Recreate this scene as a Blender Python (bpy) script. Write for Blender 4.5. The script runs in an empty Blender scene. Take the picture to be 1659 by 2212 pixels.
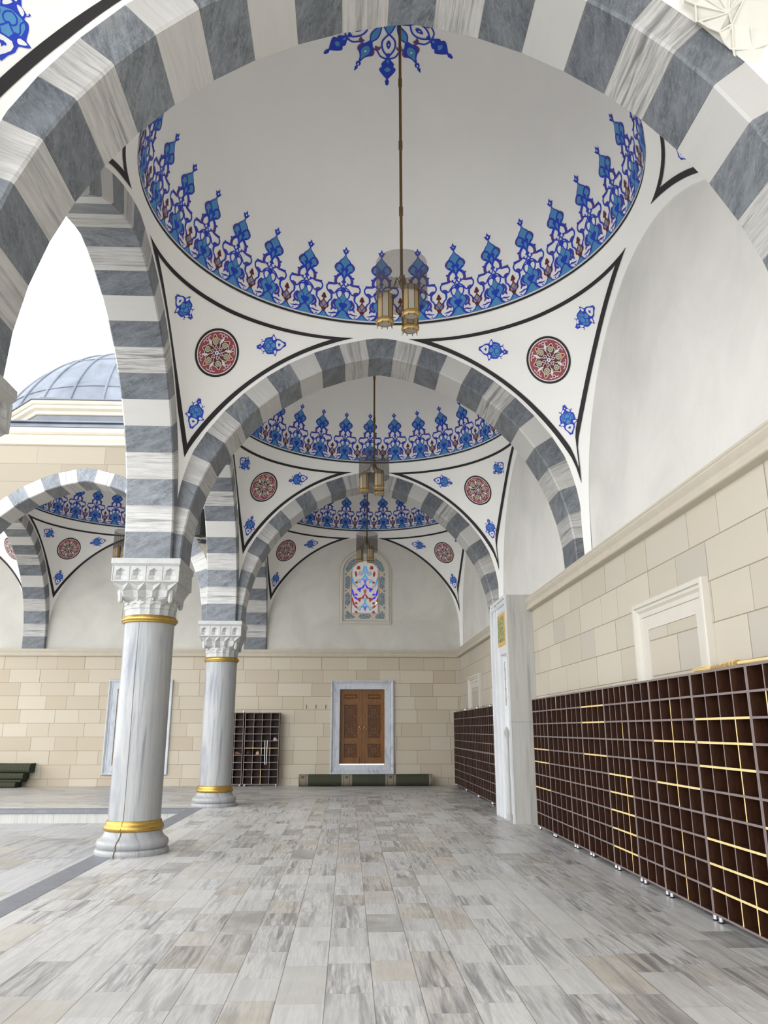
import bpy, math, random
from mathutils import Vector, Matrix
from mathutils.geometry import tessellate_polygon
random.seed(7)
PI = math.pi
sc = bpy.context.scene
COL = sc.collection

# ------------------------------------------------------------------ camera, light, exposure
F_PX, PITCH, YAW, ROLL = 1693.46, 0.2705, 0.0440, -0.0004
cam_d = bpy.data.cameras.new('camera'); cam = bpy.data.objects.new('camera', cam_d); COL.objects.link(cam)
cam_d.sensor_fit = 'VERTICAL'; cam_d.sensor_height = 24.0; cam_d.lens = F_PX * 24.0 / 2212.0
cam_d.clip_start = 0.05; cam_d.clip_end = 300
_f = Vector((math.sin(YAW) * math.cos(PITCH), math.cos(YAW) * math.cos(PITCH), math.sin(PITCH)))
_r = Vector((math.cos(YAW), -math.sin(YAW), 0)); _u = _r.cross(_f)
_r2 = _r * math.cos(ROLL) + _u * math.sin(ROLL); _u2 = -_r * math.sin(ROLL) + _u * math.cos(ROLL)
cam.matrix_world = Matrix(((_r2.x, _u2.x, -_f.x, 0), (_r2.y, _u2.y, -_f.y, 0), (_r2.z, _u2.z, -_f.z, 1.5), (0, 0, 0, 1)))
sc.camera = cam
sc.view_settings.view_transform = 'Standard'; sc.view_settings.look = 'None'
sc.view_settings.gamma = 1.0; sc.view_settings.use_curve_mapping = False
sc.view_settings.exposure = 1.18
world = bpy.data.worlds.new('overcast_sky'); sc.world = world; world.use_nodes = True
bgn = world.node_tree.nodes['Background']
# white haze: brighter towards the horizon, dimmed overhead to hold down the courtyard
_wt = world.node_tree; _tc = _wt.nodes.new('ShaderNodeTexCoord'); _sx = _wt.nodes.new('ShaderNodeSeparateXYZ'); _rp = _wt.nodes.new('ShaderNodeValToRGB')
_wt.links.new(_tc.outputs['Generated'], _sx.inputs[0]); _wt.links.new(_sx.outputs[2], _rp.inputs[0]); _wt.links.new(_rp.outputs[0], bgn.inputs[0])
_e = _rp.color_ramp.elements; _e[0].position = 0.0; _e[0].color = (0.80, 0.82, 0.83, 1); _e[1].position = 1.0; _e[1].color = (0.34, 0.355, 0.375, 1)
_k = _e.new(0.35); _k.color = (0.93, 0.96, 1.0, 1); _k = _e.new(0.6); _k.color = (0.62, 0.645, 0.68, 1)
# extra sky brightness added behind the camera, to lift surfaces facing it
_m1 = _wt.nodes.new('ShaderNodeMath'); _m1.operation = 'MULTIPLY_ADD'; _m1.inputs[1].default_value = -0.5; _m1.inputs[2].default_value = 2.1
_m2 = _wt.nodes.new('ShaderNodeMath'); _m2.operation = 'MAXIMUM'; _m2.inputs[1].default_value = 1.9
_wt.links.new(_sx.outputs[1], _m1.inputs[0]); _wt.links.new(_m1.outputs[0], _m2.inputs[0]); _wt.links.new(_m2.outputs[0], bgn.inputs[1])
# veiled sun behind the cloud: very soft, from the courtyard side and high
sd = bpy.data.lights.new('sun', 'SUN'); sd.energy = 0.15; sd.angle = math.radians(50); sd.color = (1, 0.97, 0.92)
sun = bpy.data.objects.new('sun', sd); COL.objects.link(sun)
sun.rotation_euler = Vector((0.62, 0.55, -0.75)).to_track_quat('-Z', 'Y').to_euler()
sc.cycles.max_bounces = 12; sc.cycles.diffuse_bounces = 9; sc.cycles.glossy_bounces = 3
sc.cycles.transparent_max_bounces = 12; sc.cycles.transmission_bounces = 4
sc.cycles.caustics_reflective = False; sc.cycles.caustics_refractive = False
sc.cycles.sample_clamp_indirect = 6.0
sc.cycles.use_denoising = True

# ------------------------------------------------------------------ plan of the place (metres)
XC, Y1, L, CX, HT = -2.72, 10.84, 6.29, 0.42, 0.32      # column line, second column, bay, bay centre, half arch thickness
Y0, Y2, YB = Y1 - L, Y1 + L, 23.06
ZS, AR, AE, RI, RX = 3.71, 2.72, 0.384, 3.104, 3.414     # springing, half span, arc offset, inner and outer radius
XW, XL = 3.22, 3.34                                       # stone wall face, plaster wall face above the cornice
YM, YA, YBB, YCC = Y1 - 1.5 * L, Y1 - L / 2, Y1 + L / 2, Y1 + 1.5 * L
XD, XE = XC - L / 2, XC - 1.5 * L
RD, ZR, ZC, RHO = 2.78, 7.28, 4.4, 4.0025                 # dome radius, ring height, pendentive sphere

# ------------------------------------------------------------------ helpers
def lin(r, g, b):
    f = lambda c: (c / 255 / 12.92) if c / 255 <= 0.04045 else ((c / 255 + 0.055) / 1.055) ** 2.4
    return (f(r), f(g), f(b), 1.0)

class MB:
    def __init__(s): s.v = []; s.f = []; s.m = []; s.uv = []
    def add(s, vs, fs, mi=0, uvs=None):
        o = len(s.v); s.v += [tuple(v) for v in vs]
        for k, f in enumerate(fs):
            s.f.append([o + i for i in f]); s.m.append(mi if isinstance(mi, int) else mi[k])
            s.uv.append(uvs[k] if uvs else [(0, 0)] * len(f))
    def box(s, x0, x1, y0, y1, z0, z1, mi=0):
        vs = [(x, y, z) for z in (z0, z1) for y in (y0, y1) for x in (x0, x1)]
        s.add(vs, [(0, 2, 3, 1), (4, 5, 7, 6), (0, 1, 5, 4), (2, 6, 7, 3), (0, 4, 6, 2), (1, 3, 7, 5)], mi)
    def bevbox(s, x0, x1, y0, y1, z0, z1, b, mi=0):
        vs = []
        X, Y, Z = (x0, x1), (y0, y1), (z0, z1)
        idx = {}
        for i in (0, 1):
            for j in (0, 1):
                for k in (0, 1):
                    sx, sy, sz = (1, -1)[i], (1, -1)[j], (1, -1)[k]
                    for a in range(3):
                        p = [X[i] + sx * b, Y[j] + sy * b, Z[k] + sz * b]; p[a] = (X[i], Y[j], Z[k])[a]
                        idx[(i, j, k, a)] = len(vs); vs.append(p)
        fs = []
        for a in range(3):
            o = [q for q in range(3) if q != a]
            for e in (0, 1):
                c = []
                for (p, q) in ((0, 0), (1, 0), (1, 1), (0, 1)):
                    t = [0, 0, 0]; t[a] = e; t[o[0]] = p; t[o[1]] = q; c.append(idx[(t[0], t[1], t[2], a)])
                fs.append(c if (e ^ (a == 1)) else c[::-1])
        for a in range(3):
            o = [q for q in range(3) if q != a]
            for p in (0, 1):
                for q in (0, 1):
                    t0 = [0, 0, 0]; t1 = [0, 0, 0]; t0[a] = 0; t1[a] = 1
                    for t in (t0, t1): t[o[0]] = p; t[o[1]] = q
                    fs.append([idx[(*t0, o[0])], idx[(*t1, o[0])], idx[(*t1, o[1])], idx[(*t0, o[1])]])
        for i in (0, 1):
            for j in (0, 1):
                for k in (0, 1): fs.append([idx[(i, j, k, 0)], idx[(i, j, k, 1)], idx[(i, j, k, 2)]])
        s.add(vs, fs, mi)
    def lathe(s, prof, n=32, cx=0, cy=0, mi=0, cap=True, a0=0.0):
        vs = [(cx + r * math.cos(a0 + 2 * PI * i / n), cy + r * math.sin(a0 + 2 * PI * i / n), z) for r, z in prof for i in range(n)]
        fs = [(j * n + i, j * n + (i + 1) % n, (j + 1) * n + (i + 1) % n, (j + 1) * n + i) for j in range(len(prof) - 1) for i in range(n)]
        if cap: fs += [tuple(range(n))[::-1], tuple((len(prof) - 1) * n + i for i in range(n))]
        s.add(vs, fs, mi)
    def tube(s, pts, r, n=8, mi=0):
        pts = [Vector(p) for p in pts]; vs = []; prev = None
        for i, p in enumerate(pts):
            d = (pts[min(i + 1, len(pts) - 1)] - pts[max(i - 1, 0)]).normalized()
            a = Vector((0, 0, 1)) if abs(d.z) < 0.9 else Vector((1, 0, 0))
            if prev is not None: a = prev
            x = d.cross(a).normalized(); y = d.cross(x).normalized(); prev = -y if False else x.cross(d).normalized()
            rr = r[i] if isinstance(r, (list, tuple)) else r
            vs += [p + (x * math.cos(2 * PI * k / n) + y * math.sin(2 * PI * k / n)) * rr for k in range(n)]
        m = len(pts)
        fs = [(j * n + i, j * n + (i + 1) % n, (j + 1) * n + (i + 1) % n, (j + 1) * n + i) for j in range(m - 1) for i in range(n)]
        fs += [tuple(range(n))[::-1], tuple((m - 1) * n + i for i in range(n))]
        s.add(vs, fs, mi)
    def build(s, name, mats, parent=None, smooth=False, loc=None, label=None, flip=False):
        me = bpy.data.meshes.new(name); me.from_pydata(s.v, [], s.f); 
        for m in (mats if isinstance(mats, (list, tuple)) else [mats]): me.materials.append(m)
        me.polygons.foreach_set('material_index', s.m)
        ul = me.uv_layers.new(name='UVMap')
        flat = [c for u in s.uv for p in u for c in p]
        ul.data.foreach_set('uv', flat)
        me.polygons.foreach_set('use_smooth', [bool(smooth)] * len(s.f))
        me.update()
        if smooth and smooth != 1:
            try: me.set_sharp_from_angle(angle=math.radians(smooth))
            except Exception: pass
        o = bpy.data.objects.new(name, me); COL.objects.link(o)
        if parent is not None: o.parent = parent
        if loc is not None: o.location = loc
        if label: o['label'] = label
        return o

def thing(name, label, cat, loc=(0, 0, 0), rz=0.0, group=None):
    o = bpy.data.objects.new(name, None); COL.objects.link(o); o.empty_display_size = 0.1
    o.location = loc; o.rotation_euler = (0, 0, rz); o['label'] = label; o['category'] = cat
    if group: o['group'] = group
    return o
def tag(o, label, cat, group=None, kind=None):
    o['label'] = label; o['category'] = cat
    if group: o['group'] = group
    if kind: o['kind'] = kind
    return o
def struct(o, label=None, cat=None):
    o['kind'] = 'structure'
    if label: o['label'] = label
    if cat: o['category'] = cat
    return o
def kids(o): return [c for c in bpy.data.objects if c.parent == o]
def copy_tree(o, parent=None, loc=None, rz=None, label=None, group=None):
    c = o.copy(); COL.objects.link(c)
    if parent is not None: c.parent = parent
    if loc is not None: c.location = loc
    if rz is not None: c.rotation_euler = (0, 0, rz)
    if label: c['label'] = label
    if group: c['group'] = group
    for ch in kids(o): copy_tree(ch, c)
    return c

# ------------------------------------------------------------------ materials
class NT:
    def __init__(s, name, rough=0.6, metal=0.0, spec=0.4):
        s.m = bpy.data.materials.new(name); s.m.use_nodes = True; s.t = s.m.node_tree; s.n = s.t.nodes; s.l = s.t.links
        s.b = s.n['Principled BSDF']; s.b.inputs['Roughness'].default_value = rough; s.b.inputs['Metallic'].default_value = metal
        s.b.inputs['Specular IOR Level'].default_value = spec
    def set(s, inp, v):
        if v is None: return
        if hasattr(v, 'is_linked') or hasattr(v, 'links'): s.l.new(v, inp)
        else: inp.default_value = v
    def math(s, op, a, b=None, c=None, clamp=False):
        n = s.n.new('ShaderNodeMath'); n.operation = op; n.use_clamp = clamp
        s.set(n.inputs[0], a); s.set(n.inputs[1], b)
        if c is not None: s.set(n.inputs[2], c)
        return n.outputs[0]
    def coord(s, which='Object'): return s.n.new('ShaderNodeTexCoord').outputs[which]
    def sep(s, v):
        n = s.n.new('ShaderNodeSeparateXYZ'); s.l.new(v, n.inputs[0]); return n.outputs
    def comb(s, x, y, z=0.0):
        n = s.n.new('ShaderNodeCombineXYZ'); s.set(n.inputs[0], x); s.set(n.inputs[1], y); s.set(n.inputs[2], z); return n.outputs[0]
    def noise(s, v, scale=5, detail=4, rough=0.55, dist=0.0):
        n = s.n.new('ShaderNodeTexNoise'); s.l.new(v, n.inputs['Vector']); n.inputs['Scale'].default_value = scale
        n.inputs['Detail'].default_value = detail; n.inputs['Roughness'].default_value = rough; n.inputs['Distortion'].default_value = dist
        return n.outputs['Fac']
    def wn(s, v):
        n = s.n.new('ShaderNodeTexWhiteNoise'); n.noise_dimensions = '3D'; s.l.new(v, n.inputs['Vector']); return n.outputs
    def ramp(s, f, stops):
        n = s.n.new('ShaderNodeValToRGB'); s.l.new(f, n.inputs[0]); e = n.color_ramp.elements
        while len(e) < len(stops): e.new(0.5)
        for i, (p, c) in enumerate(stops): e[i].position = p; e[i].color = c if len(c) == 4 else (*c, 1)
        return n.outputs[0]
    def mix(s, f, a, b, mode='MIX'):
        n = s.n.new('ShaderNodeMix'); n.data_type = 'RGBA'; n.blend_type = mode
        s.set(n.inputs[0], f); s.set(n.inputs[6], a); s.set(n.inputs[7], b); return n.outputs[2]
    def bump(s, h, strength=0.3, dist=0.01):
        n = s.n.new('ShaderNodeBump'); n.inputs['Strength'].default_value = strength; n.inputs['Distance'].default_value = dist
        s.l.new(h, n.inputs['Height']); s.l.new(n.outputs[0], s.b.inputs['Normal'])
    def col(s, c): s.set(s.b.inputs['Base Color'], c)
def G(v): return (v, v, v, 1)

def flat(name, c, rough=0.6, metal=0.0, vary=0.06, scale=18, spec=0.4):
    t = NT(name, rough, metal, spec); f = t.noise(t.coord(), scale, 3)
    t.col(t.mix(f, tuple(x * (1 - vary) for x in c[:3]) + (1,), tuple(min(1, x * (1 + vary)) for x in c[:3]) + (1,)))
    return t.m

def plaster(name, c, stain=0.25, bump=0.25):
    t = NT(name, 0.85, spec=0.2); co = t.coord()
    a = t.noise(co, 0.9, 5, 0.6, 0.6); b = t.noise(co, 60, 3)
    st = t.ramp(a, [(0.30, G(0)), (0.62, G(1))])
    dark = tuple(x * (1 - stain) for x in c[:3]) + (1,)
    base = t.mix(st, dark, c); t.col(base)
    h = t.math('ADD', t.math('MULTIPLY', a, 1.5), t.math('MULTIPLY', b, 0.25))
    t.bump(h, bump, 0.02)
    return t.m
M = {}
M['plaster'] = plaster('painted_plaster', lin(243, 241, 236), 0.03, 0.12)
M['lunette'] = plaster('weathered_plaster', lin(224, 221, 214), 0.13, 0.30)
M['darkline'] = flat('black_paint', lin(40, 36, 38), 0.7)
M['db'] = flat('cobalt_paint', lin(32, 62, 182), 0.6, vary=0.12, scale=9)
M['lb'] = flat('sky_blue_paint', lin(80, 142, 188), 0.6, vary=0.1, scale=6)
M['pp'] = flat('plum_paint', lin(112, 62, 104), 0.6, vary=0.1)
M['mr'] = flat('maroon_paint', lin(98, 34, 38), 0.6)
M['gm'] = flat('mauve_grey_paint', lin(160, 146, 142), 0.6)
M['wp'] = flat('white_paint', lin(228, 227, 226), 0.6, vary=0.02)
M['rd'] = flat('brick_red_paint', lin(152, 70, 76), 0.6)
M['gp'] = flat('olive_paint', lin(150, 152, 118), 0.6, vary=0.2, scale=60)
M['yp'] = flat('ochre_paint', lin(205, 165, 92), 0.6)
PAINT = [M[k] for k in ('plaster', 'darkline', 'db', 'lb', 'pp', 'mr', 'gm', 'wp', 'rd', 'gp', 'yp')]
PL, DK, DB, LB, PP, MR, GM, WP, RDD, GP, YP = range(11)

def streak_marble(name, base, dark, warm, amount=1.0, su=26.0, sv=1.3, rough=0.35, coords='UV', blotch=True, island=True, joints=None):
    """white marble with grey streaks that run along v"""
    t = NT(name, rough, spec=0.45); co = t.coord(coords)
    x, y, z = t.sep(co)[:3]
    if island:
        ri = t.n.new('ShaderNodeNewGeometry').outputs['Random Per Island']
    else: ri = 0.0
    off = t.math('MULTIPLY', ri, 37.0)
    if coords == 'UV': p = t.comb(t.math('MULTIPLY', t.math('ADD', x, off), su / 10), t.math('MULTIPLY', y, sv / 10), off)
    else: p = t.comb(t.math('MULTIPLY', t.math('ADD', x, y), su / 10), t.math('MULTIPLY', z, sv / 10), off)
    n1 = t.noise(p, 10, 5, 0.6, 0.5); n2 = t.noise(p, 2.6, 3, 0.5, 0.8)
    st = t.ramp(n1, [(0.36, G(1)), (0.56, G(0))]); st2 = t.ramp(n2, [(0.38, G(0)), (0.6, G(1))])
    s_ = t.math('MULTIPLY', st, st2)
    c = t.mix(t.noise(co, 2.2, 3), warm, base)
    s3 = t.ramp(t.noise(p, 22, 4, 0.7, 0.3), [(0.42, G(1)), (0.55, G(0))])
    if island:
        am = t.math('MULTIPLY', t.ramp(t.wn(t.comb(ri, 5.0, 1.0))[0], [(0.25, G(0.06)), (0.85, G(1))]), amount)
        c = t.mix(t.math('MULTIPLY', s3, t.math('MULTIPLY', am, 0.35)), c, dark)
        c = t.mix(t.math('MULTIPLY', s_, am), c, dark)
        tone = t.wn(t.comb(ri, ri, 3.0))[0]
        c = t.mix(t.math('MULTIPLY', tone, 0.22), c, tuple(q * 0.72 for q in base[:3]) + (1,))
    else: c = t.mix(t.math('MAXIMUM', t.math('MULTIPLY', s3, 0.22 * amount), t.math('MULTIPLY', s_, amount)), c, dark)
    t.col(c); t.bump(n1, 0.05, 0.01)
    return t.m
def dark_marble(name, base, lite, vein, coords='UV', island=True):
    t = NT(name, 0.4, spec=0.45); co = t.coord(coords)
    if island:
        ri = t.n.new('ShaderNodeNewGeometry').outputs['Random Per Island']
        x, y, z = t.sep(co)[:3]
        off = t.math('MULTIPLY', ri, 53.0)
        # a slanted grain, different for every stone
        q = t.comb(t.math('ADD', t.math('MULTIPLY', x, 2.2), t.math('ADD', y, off)), t.math('MULTIPLY', t.math('SUBTRACT', y, t.math('MULTIPLY', x, 0.6)), 0.55), off)
    else: q = co
    a = t.noise(q, 4.5, 8, 0.72, 0.5); b = t.noise(q, 22, 6, 0.75, 0.3); v = t.noise(q, 6, 6, 0.62, 0.7)
    c = t.mix(t.ramp(a, [(0.38, G(0)), (0.66, G(1))]), base, lite)
    c = t.mix(t.math('MULTIPLY', t.ramp(b, [(0.46, G(0)), (0.62, G(1))]), 0.6), c, lite)
    c = t.mix(t.ramp(v, [(0.475, G(0)), (0.495, G(0.28)), (0.515, G(0))]), c, vein)
    c = t.mix(t.math('MULTIPLY', t.ramp(t.noise(q, 60, 4, 0.7), [(0.45, G(0)), (0.6, G(1))]), 0.22), c, lite)
    if island:
        wb = t.math('MULTIPLY', t.ramp(t.noise(q, 1.1, 3, 0.5, 0.5), [(0.58, G(0)), (0.64, G(1))]), t.math('MULTIPLY', t.wn(t.comb(ri, 8.0, 2.0))[0], 0.6))
        c = t.mix(wb, c, tuple(k * m_ for k, m_ in zip(lite[:3], (1.15, 1.03, 0.9))) + (1,))
        c = t.mix(t.math('MULTIPLY', t.wn(t.comb(ri, 1.0, ri))[0], 0.3), c, tuple(k * 0.7 for k in base[:3]) + (1,))
    t.col(c); t.bump(b, 0.06, 0.01)
    return t.m
M['ml'] = streak_marble('white_voussoir_marble', lin(194, 193, 190), lin(108, 107, 107), lin(187, 183, 177), 1.0)
M['md'] = dark_marble('grey_voussoir_marble', lin(76, 80, 86), lin(128, 133, 138), lin(186, 188, 190))
M['mortar'] = flat('mortar', lin(190, 184, 172), 0.9)
M['colm'] = streak_marble('column_marble', lin(146, 149, 153), lin(100, 104, 114), lin(166, 163, 156), 0.75, 15, 0.9, 0.3, 'Object', island=False)
M['pier'] = streak_marble('pier_marble', lin(186, 186, 183), lin(138, 138, 136), lin(182, 178, 170), 0.9, 22, 0.7, 0.35, 'Object', island=False)
M['frame'] = streak_marble('frame_marble', lin(196, 201, 208), lin(140, 147, 158), lin(188, 190, 194), 0.7, 9, 3.0, 0.4, 'Object', island=False)
M['niche'] = streak_marble('bright_niche_marble', lin(206, 208, 210), lin(188, 190, 196), lin(222, 222, 220), 0.5, 14, 0.8, 0.35, 'Object', island=False)
M['cap'] = dark_marble('capital_marble', lin(160, 159, 156), lin(174, 174, 171), lin(132, 130, 125), 'Object', False)
M['nosing'] = dark_marble('grey_border_marble', lin(100, 103, 110), lin(118, 121, 127), lin(142, 144, 148), 'Object', False)

def gold():
    t = NT('worn_gilding', 0.38, 0.85); co = t.coord(); f = t.noise(co, 30, 5, 0.7)
    t.col(t.mix(f, lin(142, 108, 52), lin(204, 172, 92))); t.bump(f, 0.3, 0.005); return t.m
M['gold'] = gold(); M['grime'] = flat('brown_grime', lin(98, 86, 70), 0.9, vary=0.3, scale=30)

def block_wall(name, course, length, z0, axis, tones, mortar=lin(120, 104, 84), warp=0.16):
    """coursed ashlar: axis 'x' or 'y' is the horizontal direction of the wall"""
    t = NT(name, 0.75, spec=0.25); co = t.coord(); x, y, z = t.sep(co)[:3]
    h = x if axis == 'x' else y
    zz = t.math('DIVIDE', t.math('SUBTRACT', z, z0), course); row = t.math('FLOOR', zz); fz = t.math('FRACT', zz)
    rr = t.wn(t.comb(row, 1.7, 0.0))[0]
    w = t.math('MULTIPLY', t.math('SINE', t.math('ADD', t.math('MULTIPLY', h, 2.9), t.math('MULTIPLY', row, 2.3))), warp)
    uu = t.math('ADD', t.math('ADD', t.math('DIVIDE', h, length), w), t.math('MULTIPLY', rr, 5.0))
    cell = t.math('FLOOR', uu); fu = t.math('FRACT', uu)
    rnd = t.wn(t.comb(cell, row, 4.0)); tone = rnd[0]
    ez = t.math('MULTIPLY', t.math('MINIMUM', fz, t.math('SUBTRACT', 1.0, fz)), course)
    eu = t.math('MULTIPLY', t.math('MINIMUM', fu, t.math('SUBTRACT', 1.0, fu)), length)
    e = t.math('MINIMUM', ez, eu)
    line = t.ramp(e, [(0.0022, G(1)), (0.0052, G(0))])
    c = t.ramp(tone, [(0.0, tones[0]), (0.35, tones[1]), (0.7, tones[2]), (1.0, tones[3])])
    st = t.comb(t.math('MULTIPLY', h, 1.0), t.math('MULTIPLY', z, 6.0), tone)
    n1 = t.noise(st, 1.6, 5, 0.6, 0.4); n2 = t.noise(co, 45, 4)
    c = t.mix(t.math('MULTIPLY', n1, 0.22), c, tuple(k * 0.78 for k in tones[1][:3]) + (1,))
    c = t.mix(t.math('MULTIPLY', n2, 0.10), c, tuple(k * 0.7 for k in tones[1][:3]) + (1,))
    c = t.mix(line, c, mortar); t.col(c)
    t.bump(t.math('ADD', t.math('MULTIPLY', t.math('SUBTRACT', 1.0, line), 1.0), t.math('MULTIPLY', n2, 0.12)), 0.5, 0.004)
    return t.m
SAND = [lin(193, 181, 161), lin(203, 193, 175), lin(186, 172, 151), lin(197, 185, 165)]
PALE = [lin(194, 184, 167), lin(187, 178, 161), lin(200, 191, 174), lin(178, 171, 160)]
M['wall_b'] = block_wall('sandstone_back', 0.37, 0.74, 0.19, 'x', SAND)
M['wall_r'] = block_wall('sandstone_right', 0.37, 0.82, 0.19, 'y', PALE)
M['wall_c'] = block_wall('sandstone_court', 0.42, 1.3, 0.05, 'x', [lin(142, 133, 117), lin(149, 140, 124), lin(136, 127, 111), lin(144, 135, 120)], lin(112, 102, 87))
M['trim'] = flat('cornice_stone', lin(192, 183, 166), 0.7, vary=0.1, scale=5)

def floor_mat(name, w, x0, slab, base, alt, dark, brown, mitre=False, rough=0.3):
    t = NT(name, rough, spec=0.5); co = t.coord(); X, Y, Z = t.sep(co)[:3]
    if mitre:  # beyond the mitre line the slabs turn and run across
        d = t.math('GREATER_THAN', t.math('SUBTRACT', Y, 16.46), t.math('MULTIPLY', t.math('ADD', X, 2.85), 1.03))
        a = t.math('ADD', t.math('MULTIPLY', X, t.math('SUBTRACT', 1.0, d)), t.math('MULTIPLY', Y, d))
        b = t.math('ADD', t.math('MULTIPLY', Y, t.math('SUBTRACT', 1.0, d)), t.math('MULTIPLY', X, d))
    else: a, b = X, Y
    u = t.math('DIVIDE', t.math('SUBTRACT', a, x0), w); col_ = t.math('FLOOR', u); fu = t.math('FRACT', u)
    r = t.wn(t.comb(col_, 2.0, 0.5))[0]
    warp = t.math('MULTIPLY', t.math('SINE', t.math('ADD', t.math('MULTIPLY', b, 3.1), t.math('MULTIPLY', col_, 1.9))), 0.22)
    v = t.math('ADD', t.math('ADD', t.math('DIVIDE', b, slab), warp), t.math('MULTIPLY', r, 9.0)); row = t.math('FLOOR', v); fv = t.math('FRACT', v)
    rn = t.wn(t.comb(col_, row, 1.0)); tone = rn[0]; tone2 = t.wn(t.comb(row, col_, 7.0))[0]
    eu = t.math('MULTIPLY', t.math('MINIMUM', fu, t.math('SUBTRACT', 1.0, fu)), w)
    ev = t.math('MULTIPLY', t.math('MINIMUM', fv, t.math('SUBTRACT', 1.0, fv)), slab)
    line = t.math('MAXIMUM', t.ramp(eu, [(0.0012, G(1)), (0.0032, G(0))]), t.ramp(ev, [(0.0008, G(0.35)), (0.0020, G(0))]))
    p = t.comb(t.math('ADD', t.math('MULTIPLY', a, 2.0), t.math('MULTIPLY', tone, 19.0)), t.math('ADD', t.math('MULTIPLY', b, 0.14), t.math('MULTIPLY', tone2, 11.0)), 0.0)
    n1 = t.noise(p, 8, 6, 0.6, 0.7); n2 = t.noise(p, 2.5, 4, 0.55, 0.9)
    cl = t.noise(t.comb(t.math('ADD', a, tone), b, t.math('MULTIPLY', tone2, 20.0)), 3.2, 3, 0.5, 0.3)
    c = t.ramp(tone, [(0.0, base), (0.5, base), (0.68, alt), (0.86, brown), (1.0, tuple(k * 0.6 for k in alt[:3]) + (1,))])
    c = t.mix(t.math('MULTIPLY', t.ramp(cl, [(0.4, G(0)), (0.65, G(1))]), 0.6), c, base)
    s1 = t.math('MULTIPLY', t.ramp(n1, [(0.40, G(1)), (0.55, G(0))]), t.ramp(n2, [(0.36, G(0)), (0.54, G(0.78))]))
    s1 = t.math('MULTIPLY', s1, t.ramp(tone2, [(0.2, G(0.25)), (0.8, G(1))]))
    c = t.mix(s1, c, dark)
    fine = t.ramp(t.noise(p, 26, 4, 0.7), [(0.4, G(1)), (0.56, G(0))])
    c = t.mix(t.math('MULTIPLY', fine, t.math('ADD', t.math('MULTIPLY', tone2, 0.3), 0.08)), c, dark)
    big = t.noise(co, 0.5, 3)
    c = t.mix(t.math('MULTIPLY', big, 0.16), c, tuple(k * 0.7 for k in brown[:3]) + (1,))
    c = t.mix(line, c, lin(96, 90, 84)); t.col(c)
    t.set(t.b.inputs['Roughness'], t.math('ADD', t.math('MULTIPLY', n1, 0.12), rough))
    t.bump(t.math('SUBTRACT', t.math('MULTIPLY', tone, 0.15), line), 0.25, 0.003)
    return t.m
M['floor'] = floor_mat('marble_slabs', 0.283, -0.117, 0.58, lin(202, 200, 196), lin(188, 186, 183), lin(98, 98, 103), lin(190, 181, 167), True)
M['court'] = floor_mat('courtyard_slabs', 0.62, -3.13, 1.15, lin(184, 183, 181), lin(168, 168, 168), lin(120, 120, 124), lin(172, 162, 146), False, 0.5)

M['walnut'] = NT('walnut_laminate', 0.45).m
_t = NT('walnut_laminate', 0.5, spec=0.3); _c = _t.coord(); _x, _y, _z = _t.sep(_c)[:3]
_n = _t.noise(_t.comb(_t.math('MULTIPLY', _x, 3.0), _t.math('MULTIPLY', _y, 3.0), _t.math('MULTIPLY', _z, 0.6)), 14, 5, 0.65, 0.4)
_t.col(_t.ramp(_n, [(0.3, lin(42, 21, 10)), (0.7, lin(66, 37, 20))])); M['walnut'] = _t.m
M['edge'] = flat('grey_brown_edging', lin(124, 111, 109), 0.5, vary=0.1, scale=40)
M['yedge'] = flat('bare_edge', lin(226, 200, 140), 0.6, vary=0.12, scale=60)
M['alu'] = flat('satin_metal', lin(205, 205, 208), 0.3, 0.7)
M['rubber'] = flat('black_rubber', lin(28, 28, 28), 0.7)
_t = NT('carved_teak', 0.45, spec=0.4); _c = _t.coord(); _x, _y, _z = _t.sep(_c)[:3]
_n = _t.noise(_t.comb(_t.math('MULTIPLY', _x, 4.0), _y, _t.math('MULTIPLY', _z, 0.5)), 9, 5, 0.6, 0.5)
_t.col(_t.ramp(_n, [(0.3, lin(92, 56, 14)), (0.7, lin(130, 82, 26))])); M['teak'] = _t.m
M['teakd'] = flat('dark_teak', lin(88, 52, 24), 0.5, vary=0.2)  # darker teak tone for panel grounds, some blocks and the astragal
M['brass'] = flat('brass', lin(186, 158, 104), 0.34, 0.8, vary=0.15, scale=30)
M['bronze'] = flat('bronze_rod', lin(120, 96, 62), 0.42, 0.75, vary=0.15)
M['brassp'] = flat('perforated_brass', lin(176, 152, 112), 0.55, 0.45, vary=0.15, scale=160)
M['frost'] = flat('frosted_glass', lin(158, 150, 136), 0.55, 0.0, vary=0.05)
_t = NT('wire_mesh', 0.6); _c = _t.coord('UV'); _x, _y, _z = _t.sep(_c)[:3]
_k = lambda v: _t.math('ABSOLUTE', _t.math('SUBTRACT', _t.math('FRACT', v), 0.5))
_a = _t.math('GREATER_THAN', _t.math('MAXIMUM', _k(_t.math('ADD', _x, _y)), _k(_t.math('SUBTRACT', _x, _y))), 0.36)
_tr = _t.n.new('ShaderNodeBsdfTransparent'); _mx = _t.n.new('ShaderNodeMixShader'); _t.l.new(_a, _mx.inputs[0]); _t.l.new(_tr.outputs[0], _mx.inputs[1])
_t.l.new(_t.b.outputs[0], _mx.inputs[2]); _t.l.new(_mx.outputs[0], _t.n['Material Output'].inputs[0]); _t.col(lin(70, 60, 50)); M['mesh'] = _t.m
M['black'] = flat('black_plastic', lin(44, 45, 48), 0.5)
M['lead'] = None
_t = NT('lead_sheet', 0.55, 0.15); _c = _t.coord(); _n = _t.noise(_c, 1.4, 5, 0.6, 0.5)
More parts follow.
